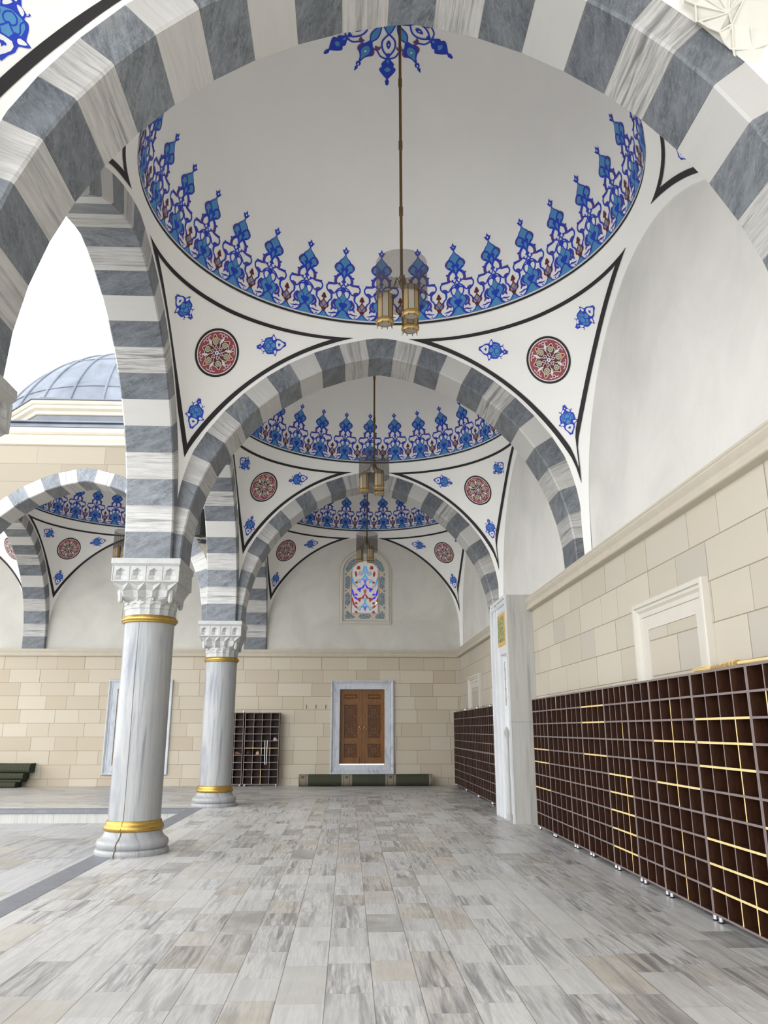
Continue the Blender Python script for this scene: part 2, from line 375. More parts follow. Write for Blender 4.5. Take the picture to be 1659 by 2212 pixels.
_t.col(_t.ramp(_n, [(0.3, lin(98, 103, 112)), (0.7, lin(128, 134, 143))])); _t.bump(_n, 0.2, 0.02); M['lead'] = _t.m
M['leadd'] = flat('dark_lead', lin(104, 106, 110), 0.6, 0.2, vary=0.25, scale=3)
M['straw'] = flat('broom_straw', lin(212, 186, 132), 0.8, vary=0.3, scale=60)
_t = NT('green_carpet', 0.95, spec=0.1); _c = _t.coord('UV'); _x, _y, _z = _t.sep(_c)[:3]
_fx = lambda v, k: _t.math('ABSOLUTE', _t.math('SUBTRACT', _t.math('FRACT', _t.math('MULTIPLY', v, k)), 0.5))
_d = _t.math('ADD', _fx(_x, 11.0), _fx(_y, 11.0)); _dot = _t.ramp(_d, [(0.16, G(1)), (0.26, G(0))])
_d2 = _t.math('ADD', _fx(_t.math('ADD', _x, 0.045), 11.0), _fx(_t.math('ADD', _y, 0.045), 11.0)); _dot2 = _t.ramp(_d2, [(0.1, G(1)), (0.2, G(0))])
_g = _t.mix(_t.math('MULTIPLY', _t.math('MAXIMUM', _dot, _dot2), 0.55), lin(64, 66, 53), lin(98, 100, 82))
_b = _t.math('FRACT', _t.math('DIVIDE', _t.math('ADD', _x, 0.04), 1.2)); _bx = _t.math('MULTIPLY', _b, 1.2)   # beige band every 1.2 m
_in = _t.math('LESS_THAN', _bx, 0.29); _ctr = _t.math('ABSOLUTE', _t.math('SUBTRACT', _bx, 0.145))
_bl = _t.math('MULTIPLY', _t.math('LESS_THAN', _t.math('ABSOLUTE', _t.math('SUBTRACT', _ctr, 0.082)), 0.007), 1.0)
_dia = _t.math('LESS_THAN', _t.math('ADD', _ctr, _t.math('MULTIPLY', _t.math('ABSOLUTE', _t.math('SUBTRACT', _y, 0.17)), 0.9)), 0.055)
_bc = _t.mix(_t.math('MAXIMUM', _bl, _dia), lin(128, 120, 106), lin(92, 82, 72))
_t.col(_t.mix(_in, _g, _bc)); _t.bump(_t.noise(_c, 300, 2), 0.3, 0.003); M['carpet'] = _t.m
M['carpetd'] = flat('carpet_backing', lin(30, 48, 34), 0.95)
M['green'] = None
_t = NT('gilt_green_panel', 0.5); _c = _t.coord(); _n = _t.noise(_c, 9, 3, 0.5, 1.8)
_t.col(_t.ramp(_n, [(0.42, lin(62, 112, 92)), (0.47, lin(196, 172, 96)), (0.53, lin(196, 172, 96)), (0.58, lin(72, 124, 104))])); M['green'] = _t.m
M['tan'] = flat('cream_cap_cloth', lin(196, 188, 172), 0.9); M['brown'] = flat('brown_shoe_leather', lin(132, 96, 72), 0.6)
M['pinkish'] = flat('beige_cap_cloth', lin(188, 158, 146), 0.9)
M['white'] = flat('white_gloss', lin(235, 235, 235), 0.3)
M['muq'] = plaster('carved_plaster', lin(222, 219, 208), 0.05, 0.2)
def glass(name, c, f=1.0):
    t = NT(name, 0.2); tr = t.n.new('ShaderNodeBsdfTransparent'); tr.inputs[0].default_value = tuple(k * f for k in c[:3]) + (1,)
    gl = t.n.new('ShaderNodeBsdfGlossy'); gl.inputs['Roughness'].default_value = 0.1; mx = t.n.new('ShaderNodeMixShader'); mx.inputs[0].default_value = 0.05
    t.l.new(tr.outputs[0], mx.inputs[1]); t.l.new(gl.outputs[0], mx.inputs[2]); t.l.new(mx.outputs[0], t.n['Material Output'].inputs[0]); return t.m
M['g_red'] = glass('red_glass', (0.30, 0.02, 0.02)); M['g_blue'] = glass('deep_blue_glass', (0.03, 0.01, 0.42)); M['g_cy'] = glass('turquoise_glass', (0.04, 0.26, 0.46))
M['g_am'] = glass('amber_glass', (0.45, 0.30, 0.08)); M['g_cl'] = glass('clear_glass', (0.75, 0.78, 0.8)); M['g_gr'] = glass('smoked_glass', (0.16, 0.2, 0.22))

# ------------------------------------------------------------------ painted ornament (2-D art mapped on to the vaults)
def smooth(pts, closed=True, n=4):
    out = []; N = len(pts)
    rng = range(N) if closed else range(N - 1)
    for i in rng:
        g = (lambda k: pts[k % N]) if closed else (lambda k: pts[max(0, min(N - 1, k))])
        p0, p1, p2, p3 = g(i - 1), g(i), g(i + 1), g(i + 2)
        for j in range(n):
            t = j / n
            out.append(tuple(0.5 * ((2 * p1[a]) + (-p0[a] + p2[a]) * t + (2 * p0[a] - 5 * p1[a] + 4 * p2[a] - p3[a]) * t * t + (-p0[a] + 3 * p1[a] - 3 * p2[a] + p3[a]) * t ** 3) for a in (0, 1)))
    if not closed: out.append(tuple(pts[-1]))
    return out
class Art:
    def __init__(s): s.t = []          # (verts2d, tris, mat, layer)
    def _put(s, v, f, m, l, mir):
        s.t.append((v, f, m, l))
        if mir: s.t.append(([(-x, y) for x, y in v], [g[::-1] for g in f], m, l))
    def poly(s, pts, m, l=0, mir=True, sm=3):
        if sm: pts = smooth(pts, True, sm)
        tr = tessellate_polygon([[Vector((x, y, 0)) for x, y in pts]])
        s._put(list(pts), [tuple(t) for t in tr], m, l, mir)
    def stroke(s, pts, w, m, l=1, mir=True, sm=4, taper=False):
        if sm: pts = smooth(pts, False, sm)
        v = []; N = len(pts)
        for i, p in enumerate(pts):
            a = pts[max(i - 1, 0)]; b = pts[min(i + 1, N - 1)]; dx, dy = b[0] - a[0], b[1] - a[1]; d = math.hypot(dx, dy) or 1
            h = w / 2
            if taper: h *= max(0.12, math.sin(PI * min(1, (i + 0.4) / N)))
            v += [(p[0] - dy / d * h, p[1] + dx / d * h), (p[0] + dy / d * h, p[1] - dx / d * h)]
        s._put(v, [(2 * i, 2 * i + 1, 2 * i + 3, 2 * i + 2) for i in range(N - 1)], m, l, mir)
    def disc(s, x, y, r, m, l=2, mir=True, n=10, ry=None, scal=0.0, k=8):
        v = []
        for i in range(n):
            a = 2 * PI * i / n; q = 1 + scal * math.cos(k * a); v.append((x + r * q * math.cos(a), y + (ry or r) * q * math.sin(a)))
        s._put(v, [tuple(range(n))], m, l, mir)
    def refine(s, lim):
        out = []
        for v, f, m, l in s.t:
            v = list(v); tris = []
            for g in f:
                for k in range(1, len(g) - 1): tris.append((g[0], g[k], g[k + 1]))
            for _ in range(14):
                big = max((math.dist(v[a], v[b]) for t in tris for a, b in ((t[0], t[1]), (t[1], t[2]), (t[2], t[0]))), default=0)
                if big <= lim: break
                mid = {}; new = []
                def M_(a, b):
                    k = (min(a, b), max(a, b))
                    if k not in mid: mid[k] = len(v); v.append(((v[a][0] + v[b][0]) / 2, (v[a][1] + v[b][1]) / 2))
                    return mid[k]
                for t in tris:
                    a, b, c = t; L_ = [math.dist(v[a], v[b]), math.dist(v[b], v[c]), math.dist(v[c], v[a])]; mx = max(L_)
                    if mx <= lim: new.append(t); continue
                    i = L_.index(mx)
                    if i == 0: q_ = M_(a, b); new += [(a, q_, c), (q_, b, c)]
                    elif i == 1: q_ = M_(b, c); new += [(a, b, q_), (a, q_, c)]
                    else: q_ = M_(c, a); new += [(a, b, q_), (q_, b, c)]
                tris = new
            out.append((v, tris, m, l))
        s.t = out
    def emit(s, mb, fn):
        for v, f, m, l in s.t: mb.add([fn(x, y, l) for x, y in v], f, m)

# frieze motif, drawn in units of the traced photo; x from the motif's axis, y downwards
SRC = []
def q(*p): return [(x, (1905 - (y - 0.12 * x))) for x, y in p]
fr = Art()
fr.poly(q((0, 310), (22, 362), (40, 390), (82, 388), (62, 418), (44, 455), (12, 478), (0, 480)), DB, 0, sm=0)
fr.disc(0, 1905 - 408, 13, WP, 2, False, 8, 22)
fr.poly(q((0, 460), (14, 490), (45, 550), (100, 610), (132, 660), (175, 695), (212, 750), (218, 800), (185, 855), (140, 888), (85, 915), (48, 955), (28, 985), (0, 1000)), DB, 0)
fr.poly(q((0, 500), (30, 560), (78, 615), (100, 660), (60, 690), (22, 730), (0, 760)), LB, 1, sm=2)
fr.poly(q((52, 760), (85, 722), (120, 706), (150, 735), (176, 800), (170, 840), (130, 838), (105, 850), (80, 880), (62, 862), (88, 800)), LB, 1, sm=2)
fr.poly(q((140, 688), (180, 722), (200, 775), (184, 790), (160, 740)), PP, 2)
fr.poly(q((0, 810), (34, 872), (0, 962)), LB, 1, sm=0)
fr.poly(q((0, 970), (24, 985), (22, 1030), (48, 1068), (50, 1088), (0, 1092)), DB, 0, sm=0)
fr.stroke(q((62, 900), (118, 945), (160, 1010), (172, 1085), (160, 1140)), 58, DB, 0)
fr.stroke(q((146, 1000), (164, 1060), (168, 1110)), 24, PP, 2)
fr.stroke(q((140, 1128), (200, 1156), (262, 1166), (318, 1184)), 50, DB, 0)
fr.stroke(q((150, 1128), (200, 1156), (245, 1165)), 18, PP, 2)
fr.disc(196, 1905 - 975, 22, DB); fr.disc(312, 1905 - 1128, 20, DB); fr.disc(84, 1905 - 1108, 19, DB)
fr.stroke(q((300, 1176), (338, 1225), (345, 1285), (315, 1345), (262, 1385), (232, 1440), (240, 1510), (290, 1575), (306, 1640)), 30, DB, 1)
fr.stroke(q((262, 1360), (236, 1420), (246, 1520)), 40, DB, 1, taper=True)
fr.stroke(q((150, 1122), (95, 1142), (38, 1190), (100, 1245), (142, 1300), (178, 1360), (240, 1375), (292, 1322)), 27, DB, 1)
fr.poly(q((195, 1362), (225, 1318), (275, 1306), (312, 1330), (282, 1372), (225, 1392)), DB, 1)
fr.poly(q((215, 1352), (245, 1330), (280, 1330), (258, 1360)), PP, 2)
fr.stroke(q((0, 1080), (22, 1150), (52, 1192)), 22, DB, 1)
fr.poly(q((0, 1185), (30, 1205), (62, 1260), (40, 1300), (0, 1305)), DB, 0, sm=2)
fr.stroke(q((20, 1262), (100, 1285), (132, 1345), (112, 1425), (62, 1480)), 28, DB, 1)
fr.poly(q((0, 1300), (44, 1385), (80, 1440), (140, 1490), (190, 1560), (186, 1640), (120, 1700), (108, 1765), (140, 1850), (205, 1925), (0, 1905)), DB, 0, sm=2)
fr.poly(q((0, 1325), (36, 1400), (66, 1450), (30, 1500), (0, 1545)), LB, 1, sm=2)
fr.poly(q((85, 1468), (135, 1520), (160, 1580), (145, 1640), (95, 1700), (88, 1745), (70, 1735), (22, 1685), (80, 1620), (78, 1560), (30, 1545), (48, 1510)), LB, 1, sm=2)
fr.poly(q((0, 1715), (55, 1768), (92, 1850), (150, 1921), (0, 1904)), LB, 1, sm=2)
fr.poly(q((0, 1565), (40, 1545), (72, 1572), (58, 1612), (20, 1640), (0, 1690)), DB, 2, sm=2)
fr.stroke(q((150, 1490), (208, 1560), (222, 1640), (205, 1690)), 46, DB, 0)
fr.stroke(q((180, 1520), (212, 1580), (218, 1650)), 18, PP, 2)
fr.poly(q((130, 1700), (185, 1665), (225, 1690), (246, 1735), (238, 1775), (215, 1735), (180, 1718), (150, 1735)), DB, 1)
fr.stroke(q((150, 1705), (190, 1695), (222, 1715)), 20, PP, 2)
fr.stroke(q((108, 1780), (130, 1850), (190, 1915), (255, 1932), (320, 1900), (362, 1840), (391, 1795)), 22, DB, 2)
fr.poly(q((391, 1800), (360, 1862), (322, 1912), (285, 1938), (391, 1951)), LB, 1, sm=0)
fr.disc(245, 1905 - 1890 + 29, 16, DB)
fr.stroke(q((108, 1812), (160, 1800), (220, 1830), (300, 1842)), 36, DB, 1, taper=True)
fr.stroke(q((130, 1812), (165, 1808), (205, 1828)), 14, PP, 2, taper=True)
fr.poly(q((100, 1905), (205, 1929), (300, 1941), (391, 1952), (391, 1962), (100, 1927), (0, 1915), (0, 1900)), LB, 1, sm=0)
red = Art()
def q2(*p): return [(x, 1905 - (y - 47)) for x, y in p]
red.poly(q2((0, 1400), (32, 1448), (34, 1475), (54, 1500), (46, 1528), (16, 1532), (14, 1560), (40, 1605), (92, 1648), (108, 1695), (88, 1738), (56, 1756), (38, 1800), (0, 1855)), MR, 2, sm=0)
red.poly(q2((0, 1580), (26, 1625), (66, 1668), (68, 1710), (48, 1742), (0, 1748)), GM, 3, sm=0)
red.stroke(q2((90, 1600), (52, 1655), (0, 1738)), 16, DB, 4, sm=0)
NM = 30
def dome_pt(az, el, rad): return (rad * math.cos(el) * math.sin(az), rad * math.cos(el) * math.cos(az), ZR + rad * math.sin(el))
def build_dome_mesh():
    mb = MB()
    rows = [(RD + 0.012, ZR - 0.012), (RD - 0.004, ZR - 0.012), (RD - 0.004, ZR - 0.002), (RD, ZR)]
    for i in range(1, 41): e = PI / 2 * i / 40; rows.append((RD * math.cos(e), ZR + RD * math.sin(e)))
    rows[-1] = (0.0005, ZR + RD)
    mb.lathe(rows, 144, mi=PL, cap=False)
    # black rim line
    def ring(e0, e1, m, off):
        vs = []; n = 180
        for e in (e0, e1): vs += [dome_pt(2 * PI * i / n, e, RD - off) for i in range(n)]
        mb.add(vs, [(i, (i + 1) % n, n + (i + 1) % n, n + i) for i in range(n)], m)
    ring(math.radians(0.15), math.radians(0.85), DK, 0.004); ring(math.radians(0.85), math.radians(1.3), WP, 0.004)
    E0, EH = math.radians(1.3), math.radians(22.6)
    def put(art, shift):
        for k in range(NM):
            c = 2 * PI * (k + shift) / NM
            art.emit(mb, lambda x, y, l: dome_pt(c + x / 783 * 2 * PI / NM, E0 + max(0, y) / 1595 * EH, RD - 0.007 - 0.0012 * l))
    fr.refine(120); red.refine(120); put(fr, 0); put(red, 0.5)
    # apex medallion: twelve pendants on an interlaced star
    big, sml = Art(), Art()
    big.poly([(0, 0.98), (0.03, 0.93), (0.012, 0.90), (0.05, 0.86), (0.10, 0.80), (0.11, 0.76), (0.075, 0.735), (0.085, 0.70), (0.045, 0.655), (0.0, 0.62)], DB, 0, sm=2)
    big.poly([(0, 0.80), (0.05, 0.77), (0.06, 0.74), (0.03, 0.69), (0, 0.64)], LB, 1, sm=2)
    big.disc(0, 0.585, 0.03, DB, 1, False)
    big.stroke([(0, 0.60), (0.05, 0.55), (0.085, 0.47), (0.075, 0.38), (0, 0.30)], 0.022, DB, 1)
    big.stroke([(0.02, 0.63), (0.10, 0.60), (0.15, 0.52), (0.20, 0.50)], 0.02, DB, 1)
    big.stroke([(0.10, 0.47), (0.14, 0.50), (0.17, 0.46)], 0.045, PP, 2, taper=True)
    big.poly([(0, 0.50), (0.025, 0.46), (0.03, 0.42), (0, 0.38)], DB, 2, sm=2); big.disc(0, 0.44, 0.01, WP, 3, False)
    big.poly([(0, 0.05), (0.06, 0.12), (0.05, 0.22), (0, 0.30)], LB, 0, sm=2); big.stroke([(0, 0.05), (0.07, 0.13), (0.055, 0.22), (0, 0.31)], 0.018, DB, 1)
    sml.poly([(0, 0.90), (0.022, 0.85), (0.012, 0.82), (0.035, 0.80), (0.03, 0.77), (0.0, 0.745)], DB, 0, sm=0); sml.disc(0, 0.795, 0.011, WP, 3, False)
    sml.poly([(0, 0.76), (0.03, 0.70), (0.06, 0.66), (0.10, 0.62), (0.085, 0.56), (0.05, 0.50), (0, 0.46)], DB, 0, sm=2)
    sml.poly([(0, 0.72), (0.03, 0.66), (0.055, 0.62), (0.05, 0.57), (0, 0.53)], LB, 1, sm=2); sml.disc(0, 0.605, 0.014, WP, 3, False)
    sml.stroke([(0.085, 0.64), (0.11, 0.59), (0.07, 0.51)], 0.028, PP, 2, taper=True)
    sml.poly([(0, 0.46), (0.045, 0.38), (0.03, 0.28), (0, 0.22)], LB, 0, sm=2); sml.stroke([(0, 0.47), (0.05, 0.38), (0.035, 0.28), (0, 0.2)], 0.018, DB, 1)
    for k in range(12):
        c = 2 * PI * k / 12; art = big if k % 2 == 0 else sml
        art.emit(mb, lambda x, y, l: dome_pt(c + math.atan2(x, max(y, 1e-4)), PI / 2 - math.hypot(x, y) / RD, RD - 0.007 - 0.0012 * l))
    mb.disc = None
    return mb

# --- pendentive sheet: (theta, t) -> point ; t 0..1 the curved triangle, 1..2 the strip down to the arch ring
def ext(u, o=0.0):
    k = (RX + o) ** 2 - (abs(u) + AE) ** 2
    return ZS + math.sqrt(k) if k > 0 else ZS
class Sheet:
    def __init__(s, hl, hr, hy): s.hl, s.hr, s.hy = hl - 0.003, hr - 0.003, hy - 0.003
    def d(s, th):
        c, n = math.cos(th), math.sin(th); hx = s.hr if c > 0 else s.hl
        a = hx / abs(c) if abs(c) > 1e-6 else 1e9; b = s.hy / abs(n) if abs(n) > 1e-6 else 1e9
        if a < b: return min(a, RHO - 0.004), abs(a * n)
        return min(b, RHO - 0.004), abs(b * c)
    def rz(s, th, t):
        d, u = s.d(th)
        if t <= 1:
            r = RD + (d - RD) * t; return r, ZC + math.sqrt(RHO * RHO - r * r) - 0.15 * t, r / d * u
        zb = ZC + math.sqrt(RHO * RHO - d * d) - 0.15
        zl = 3.715 if d >= RHO - 0.006 else min(zb, ext(u, -0.016))
        return d, zb + (zl - zb) * (t - 1), u
    def pt(s, th, t, off=0.0):
        r, z, u = s.rz(th, t); r -= off; return (r * math.cos(th), r * math.sin(th), z - off * 0.4)
    def solve(s, th, g, lo=0.0, hi=2.0):     # g decreasing in t, find the root
        for _ in range(22):
            m = (lo + hi) / 2
            if g(*s.rz(th, m)) > 0: lo = m
            else: hi = m
        return (lo + hi) / 2
    def by_dir(s, v, off):
        th = math.atan2(v[1], v[0]); ph = math.atan2(v[2] - ZC, math.hypot(v[0], v[1]))
        t = s.solve(th, lambda r, z, u: math.atan2(z - ZC, r) - ph)
        return s.pt(th, t, off)
def arabesque():
    a = Art()
    P = lambda *p: [(y, x) for x, y in p]     # drawn along x, stored with the axis as y and mirrored across it
    a.poly(P((0, 0), (28, 34), (58, 44), (84, 84), (118, 78), (130, 108), (165, 122), (205, 124), (240, 128), (262, 166), (284, 128), (300, 92), (345, 84), (388, 50), (440, 0)), DB, 0, sm=2)
    a.poly(P((62, 14), (88, 30), (112, 62), (84, 68), (62, 42)), WP, 1, sm=2)
    a.poly(P((246, 92), (258, 140), (280, 108), (284, 84), (262, 74)), WP, 1, sm=2)
    a.poly(P((288, 0), (292, 48), (318, 66), (352, 58), (384, 32), (418, 0)), WP, 1, sm=0)
    a.disc(0, 40, 9, WP, 1, False, 8)
    a.poly(P((110, 0), (120, 40), (136, 82), (168, 100), (204, 96), (232, 88), (226, 52), (256, 34), (276, 24), (276, 0)), LB, 1, sm=0)
    a.stroke(P((120, 0), (140, 34), (176, 44), (200, 22), (190, 0)), 11, DB, 2)
    a.stroke(P((136, 82), (168, 66), (214, 78), (240, 60)), 10, DB, 2)
    a.stroke(P((190, 0), (222, 26), (262, 66)), 11, DB, 2)
    a.poly(P((318, 0), (324, 20), (338, 26), (344, 10), (362, 0)), DB, 2, sm=0)
    a.stroke(P((104, 70), (84, 100), (72, 96), (78, 112)), 9, DB, 1, taper=True)
    return a
ARA = arabesque(); ARA.refine(90)
def roundel():
    a = Art(); R_ = 0.345
    def circ(r, m, l, n=56): a.disc(0, 0, r, m, l, False, n)
    circ(R_, DK, 0); circ(0.312, WP, 1); circ(0.298, RDD, 2)
    def pol(r, an): return (r * math.cos(an), r * math.sin(an))
    star = []
    for k in range(6):
        c = PI / 3 * k; tip = 0.272 if k % 2 == 0 else 0.245
        star += [pol(0.13, c - 0.52), pol(0.185, c - 0.40), pol(0.20, c - 0.2), pol(tip, c), pol(0.20, c + 0.2), pol(0.185, c + 0.40)]
    a.poly(star, MR, 3, False, 3)
    a.stroke(star + star[:1], 0.009, WP, 4, False, 3)
    for k in range(6):
        c = PI / 3 * k
        a.poly([pol(0.155, c + 0.52 - 0.13), pol(0.20, c + 0.52 - 0.16), pol(0.235, c + 0.40), pol(0.19, c + 0.52 + 0.05), pol(0.15, c + 0.56)], WP, 5, False, 2)
        a.disc(*pol(0.165, c + 0.60), 0.013, GP, 6, False, 8)
        f = pol(0.158, c); a.disc(f[0], f[1], 0.041, WP, 5, False, 24, scal=0.12, k=8); a.disc(f[0], f[1], 0.034, GP, 6, False, 24, scal=0.12, k=8); a.disc(f[0], f[1], 0.008, WP, 7, False, 6)
        if k % 2 == 0: g = pol(0.20, c); a.disc(g[0], g[1], 0.026, YP, 6, False, 10)
        a.stroke([pol(0.04, c), pol(0.075, c + 0.22), pol(0.105, c), pol(0.075, c - 0.22), pol(0.04, c)], 0.008, WP, 5, False, 3)
        a.stroke([pol(0.06, c + 0.52), pol(0.10, c + 0.40), pol(0.145, c + 0.52)], 0.008, WP, 5, False, 3)
        for s_ in (-1, 1):
            o = pol(0.258, c + 0.52 + 0.0); 
        o = pol(0.250, c + 0.52); a.disc(o[0], o[1], 0.026, WP, 4, False, 20, scal=0.25, k=5); a.disc(o[0], o[1], 0.017, PP, 5, False, 10, scal=0.2, k=5); a.disc(o[0], o[1], 0.007, DK, 6, False, 6)
        for s_ in (-1, 1): a.stroke([pol(0.262, c + 0.52 + s_ * 0.12), pol(0.272, c + 0.52 + s_ * 0.2), pol(0.258, c + 0.52 + s_ * 0.28)], 0.010, WP, 4, False, 3)
    a.disc(0, 0, 0.030, WP, 6, False, 24, scal=0.16, k=8); a.disc(0, 0, 0.012, DB, 7, False, 8)
    return a
ROU = roundel(); ROU.refine(0.075)
def build_pendentive(sh, sx, sy, paint=True):
    """one quarter of the vault skirt with everything painted on it"""
    mb = MB(); hx = sh.hr if sx > 0 else sh.hl
    thc = math.atan2(hx and sh.hy, hx)
    TH = lambda w: math.atan2(sy * math.sin(w), sx * math.cos(w))    # w in 0..pi/2, measured from the x axis
    ws = [thc * (1 - (1 - i / 64) ** 1.6) for i in range(65)] + [thc + (PI / 2 - thc) * (i / 64) ** 1.6 for i in range(1, 65)]
    T = [1 - (1 - i / 36) ** 2.2 for i in range(37)] + [1.33, 1.66, 2.0]
    vs = [sh.pt(TH(w), t) for w in ws for t in T]; n = len(T)
    mb.add(vs, [(i * n + j, (i + 1) * n + j, (i + 1) * n + j + 1, i * n + j + 1) for i in range(len(ws) - 1) for j in range(n - 1)], PL)
    if not paint: return mb
    z1, z2, o1, o2, N = 7.085, 7.045, 0.052, 0.104, 40
    def loop(zr, o):
        ut = math.sqrt((RX + o) ** 2 - (zr - ZS) ** 2) - AE; pts = []
        for i in range(N + 1):                      # along the arch whose face looks along y
            u = ut + (hx - ut) * i / N; th = TH(math.atan2(sh.hy, u))
            pts.append((th, sh.solve(th, lambda r, z, uu: z - ext(uu, o))))
        for i in range(1, N + 1):                   # along the arch or wall across x
            u = sh.hy + (ut - sh.hy) * i / N; th = TH(math.atan2(u, hx))
            pts.append((th, sh.solve(th, lambda r, z, uu: z - ext(uu, o))))
        w0, w1 = math.atan2(ut, hx), math.atan2(sh.hy, ut)
        for i in range(1, N + 1):
            th = TH(w0 + (w1 - w0) * i / N); pts.append((th, sh.solve(th, lambda r, z, uu: z - zr)))
        return [sh.pt(th, t, 0.008) for th, t in pts]
    A, B = loop(z1, o1), loop(z2, o2); n = len(A)
    mb.add(A + B, [(i, (i + 1) % n, n + (i + 1) % n, n + i) for i in range(n)], DK)
    def place(center, axis_from, art, sc_, a0=0.0, org=(0, 0)):
        C = Vector(center); Nn = (C - Vector((0, 0, ZC))).normalized()
        if axis_from is None: ax = Vector((0, 0, 1)) - Nn * Nn.z
        else: ax = C - Vector(axis_from); ax -= Nn * ax.dot(Nn)
        ax.normalize(); sd_ = Nn.cross(ax)
        art.emit(mb, lambda x, y, l: sh.by_dir(C + ax * ((y - org[1]) * sc_) + sd_ * ((x - org[0]) * sc_), 0.007 + 0.0012 * l))
    k = 1.0 if sx < 0 else 1.03
    rc = (sx * 2.34 * k, sy * 2.38, ZC + 2.19)
    place(rc, None, ROU, 1.0)
    place((sx * 1.60 * k, sy * 2.66, ZC + 2.46), rc, ARA, 0.00098, org=(0, 220))
    place((sx * 2.66 * k, sy * 1.62, ZC + 2.46), rc, ARA, 0.00098, org=(0, 220))
    place((sx * 2.64 * k, sy * 2.66, ZC + 1.38), rc, ARA, 0.00098, org=(0, 220))
    return mb

dome_src = build_dome_mesh().build('dome_shell', PAINT, smooth=1)
for p_ in dome_src.data.polygons: p_.use_smooth = True
SH_A = Sheet(2.82, 2.92, 2.83); SH_D = Sheet(2.83, 2.83, 2.83)
pend_src = {}
for key, sh in (('A', SH_A), ('D', SH_D)):
    for sx in (-1, 1):
        for sy in (-1, 1):
            o = build_pendentive(sh, sx, sy).build('pendentive', PAINT, smooth=1)
            for p_ in o.data.polygons: p_.use_smooth = True
            pend_src[key, sx, sy] = o
plain_src = build_pendentive(SH_A, 1, 1, False).build('pendentive', PAINT, smooth=1)
used = set()
def take(o, parent):
    if o.name in used: c = o.copy(); COL.objects.link(c)
    else: c = o; used.add(o.name)
    c.parent = parent; return c
def vault(cx, cy, key, label, plain=None):
    r = thing('painted_dome', label, 'dome', (cx, cy, 0), group=None)
    take(dome_src, r)
    for sx in (-1, 1):
        for sy in (-1, 1):
            if plain == (sx, sy): take(plain_src, r)
            else: take(pend_src[key, sx, sy], r)
    return r
vault(CX, YA, 'A', 'largest and nearest white dome with a blue frieze, filling the top of the view')
vault(CX, YBB, 'A', 'middle white dome with blue frieze, seen through the second striped arch')
vault(CX, YCC, 'A', 'farthest white dome on the axis, a blue sliver above the stained glass window')
vault(CX, YM, 'A', 'dome vault overhead at the top edge, only its painted corner and a carved corner showing', (1, 1))
vault(XD, YCC, 'D', 'dome of the back gallery, its frieze seen left of the near column')
vault(XE, YCC, 'D', 'dome vault at the far left edge, one red roundel showing')

# ------------------------------------------------------------------ striped arches
def arch_mb():
    """spans along local x, thickness along local y"""
    mb = MB(); pm = math.acos(AE / RI); dl = pm / 12.5; c = 0.018; T = HT
    def P(s, rad, ph, w):
        u = -AE + rad * math.cos(ph)
        return (s * max(u, 0.0), w, ZS + rad * math.sin(ph))
    sec = [(RX, -T), (RI + c, -T), (RI, -T + c), (RI, T - c), (RI + c, T), (RX, T)]
    VO = [0, 0.292, 0.317, 0.921, 0.946, 1.238, 1.87]
    for s in (-1, 1):
        for k in range(12):
            p0, p1 = k * dl + 0.0005, (k + 1) * dl - 0.0005
            if k == 0: p0 = 0
            vs = [P(s, r, p0, w) for r, w in sec] + [P(s, r, p1, w) for r, w in sec]
            fs, uv = [], []
            for j in range(6):
                j2 = (j + 1) % 6; fs.append((j, j2, 6 + j2, 6 + j)); a, b = VO[j], VO[j + 1]
                uv.append([(0, a), (0, b), (0.36, b), (0.36, a)])
            fs += [(0, 1, 2, 3, 4, 5), (6, 7, 8, 9, 10, 11)]; uv += [[(0, 0)] * 6] * 2
            mb.add(vs, fs, 1 if k % 2 == 0 else 0, uv)
    pe = 12 * dl + 0.0005; rx = RX
    def K(r, w, m): # m: -1 left, 0 crown, 1 right
        return P(m, r, pe, w) if m else (0.0, w, ZS + math.sqrt(r * r - AE * AE))
    vs = [K(r, w, m) for m in (-1, 0, 1) for r, w in sec]; fs, uv = [], []
    for g in (0, 1):
        for j in range(6):
            j2 = (j + 1) % 6; fs.append((g * 6 + j, g * 6 + j2, g * 6 + 6 + j2, g * 6 + 6 + j)); uv.append([(g * 0.18, VO[j]), (g * 0.18, VO[j + 1]), (g * 0.18 + 0.18, VO[j + 1]), (g * 0.18 + 0.18, VO[j])])
    mb.add(vs, fs, 1, uv)
    # mortar just behind the faces
    e = 0.003
    for s in (-1, 1):
        for k in range(13):
            p0, p1 = k * dl, min((k + 1) * dl, 12.5 * dl)
            ss = [(RX, -T + e), (RI + c + e, -T + e), (RI + e, -T + c), (RI + e, T - c), (RI + c + e, T - e), (RX, T - e)]
            vs = [P(s, r, p0, w) for r, w in ss] + [P(s, r, p1, w) for r, w in ss]
            mb.add(vs, [(j, j + 1, 7 + j, 6 + j) for j in range(5)], 2)
    return mb
AM = [M['ml'], M['md'], M['mortar']]
arch_src = arch_mb().build('striped_arch', AM)
first_arch = [True]
def arch(cx, cy, rz, label, group=None):
    if first_arch[0]: o = arch_src; first_arch[0] = False
    else: o = arch_src.copy(); COL.objects.link(o)
    o.location = (cx, cy, 0); o.rotation_euler = (0, 0, rz); tag(o, label, 'arch', group); return o
arch(CX, Y0, 0, 'nearest grey and white striped marble arch framing the whole top of the view')
arch(CX, Y1, 0, 'striped marble arch springing from the near gold-ringed column across the gallery')
arch(CX, Y2, 0, 'striped marble arch from the farther column to the pier, framing the stained glass')
arch(XC, YA, PI / 2, 'tall striped marble arch on the left, open to the white sky')
arch(XC, YBB, PI / 2, 'striped marble arch between the near and the farther column, seen edge-on')
arch(CX, Y0 - L, 0, 'striped marble arch across the gallery behind the viewpoint')
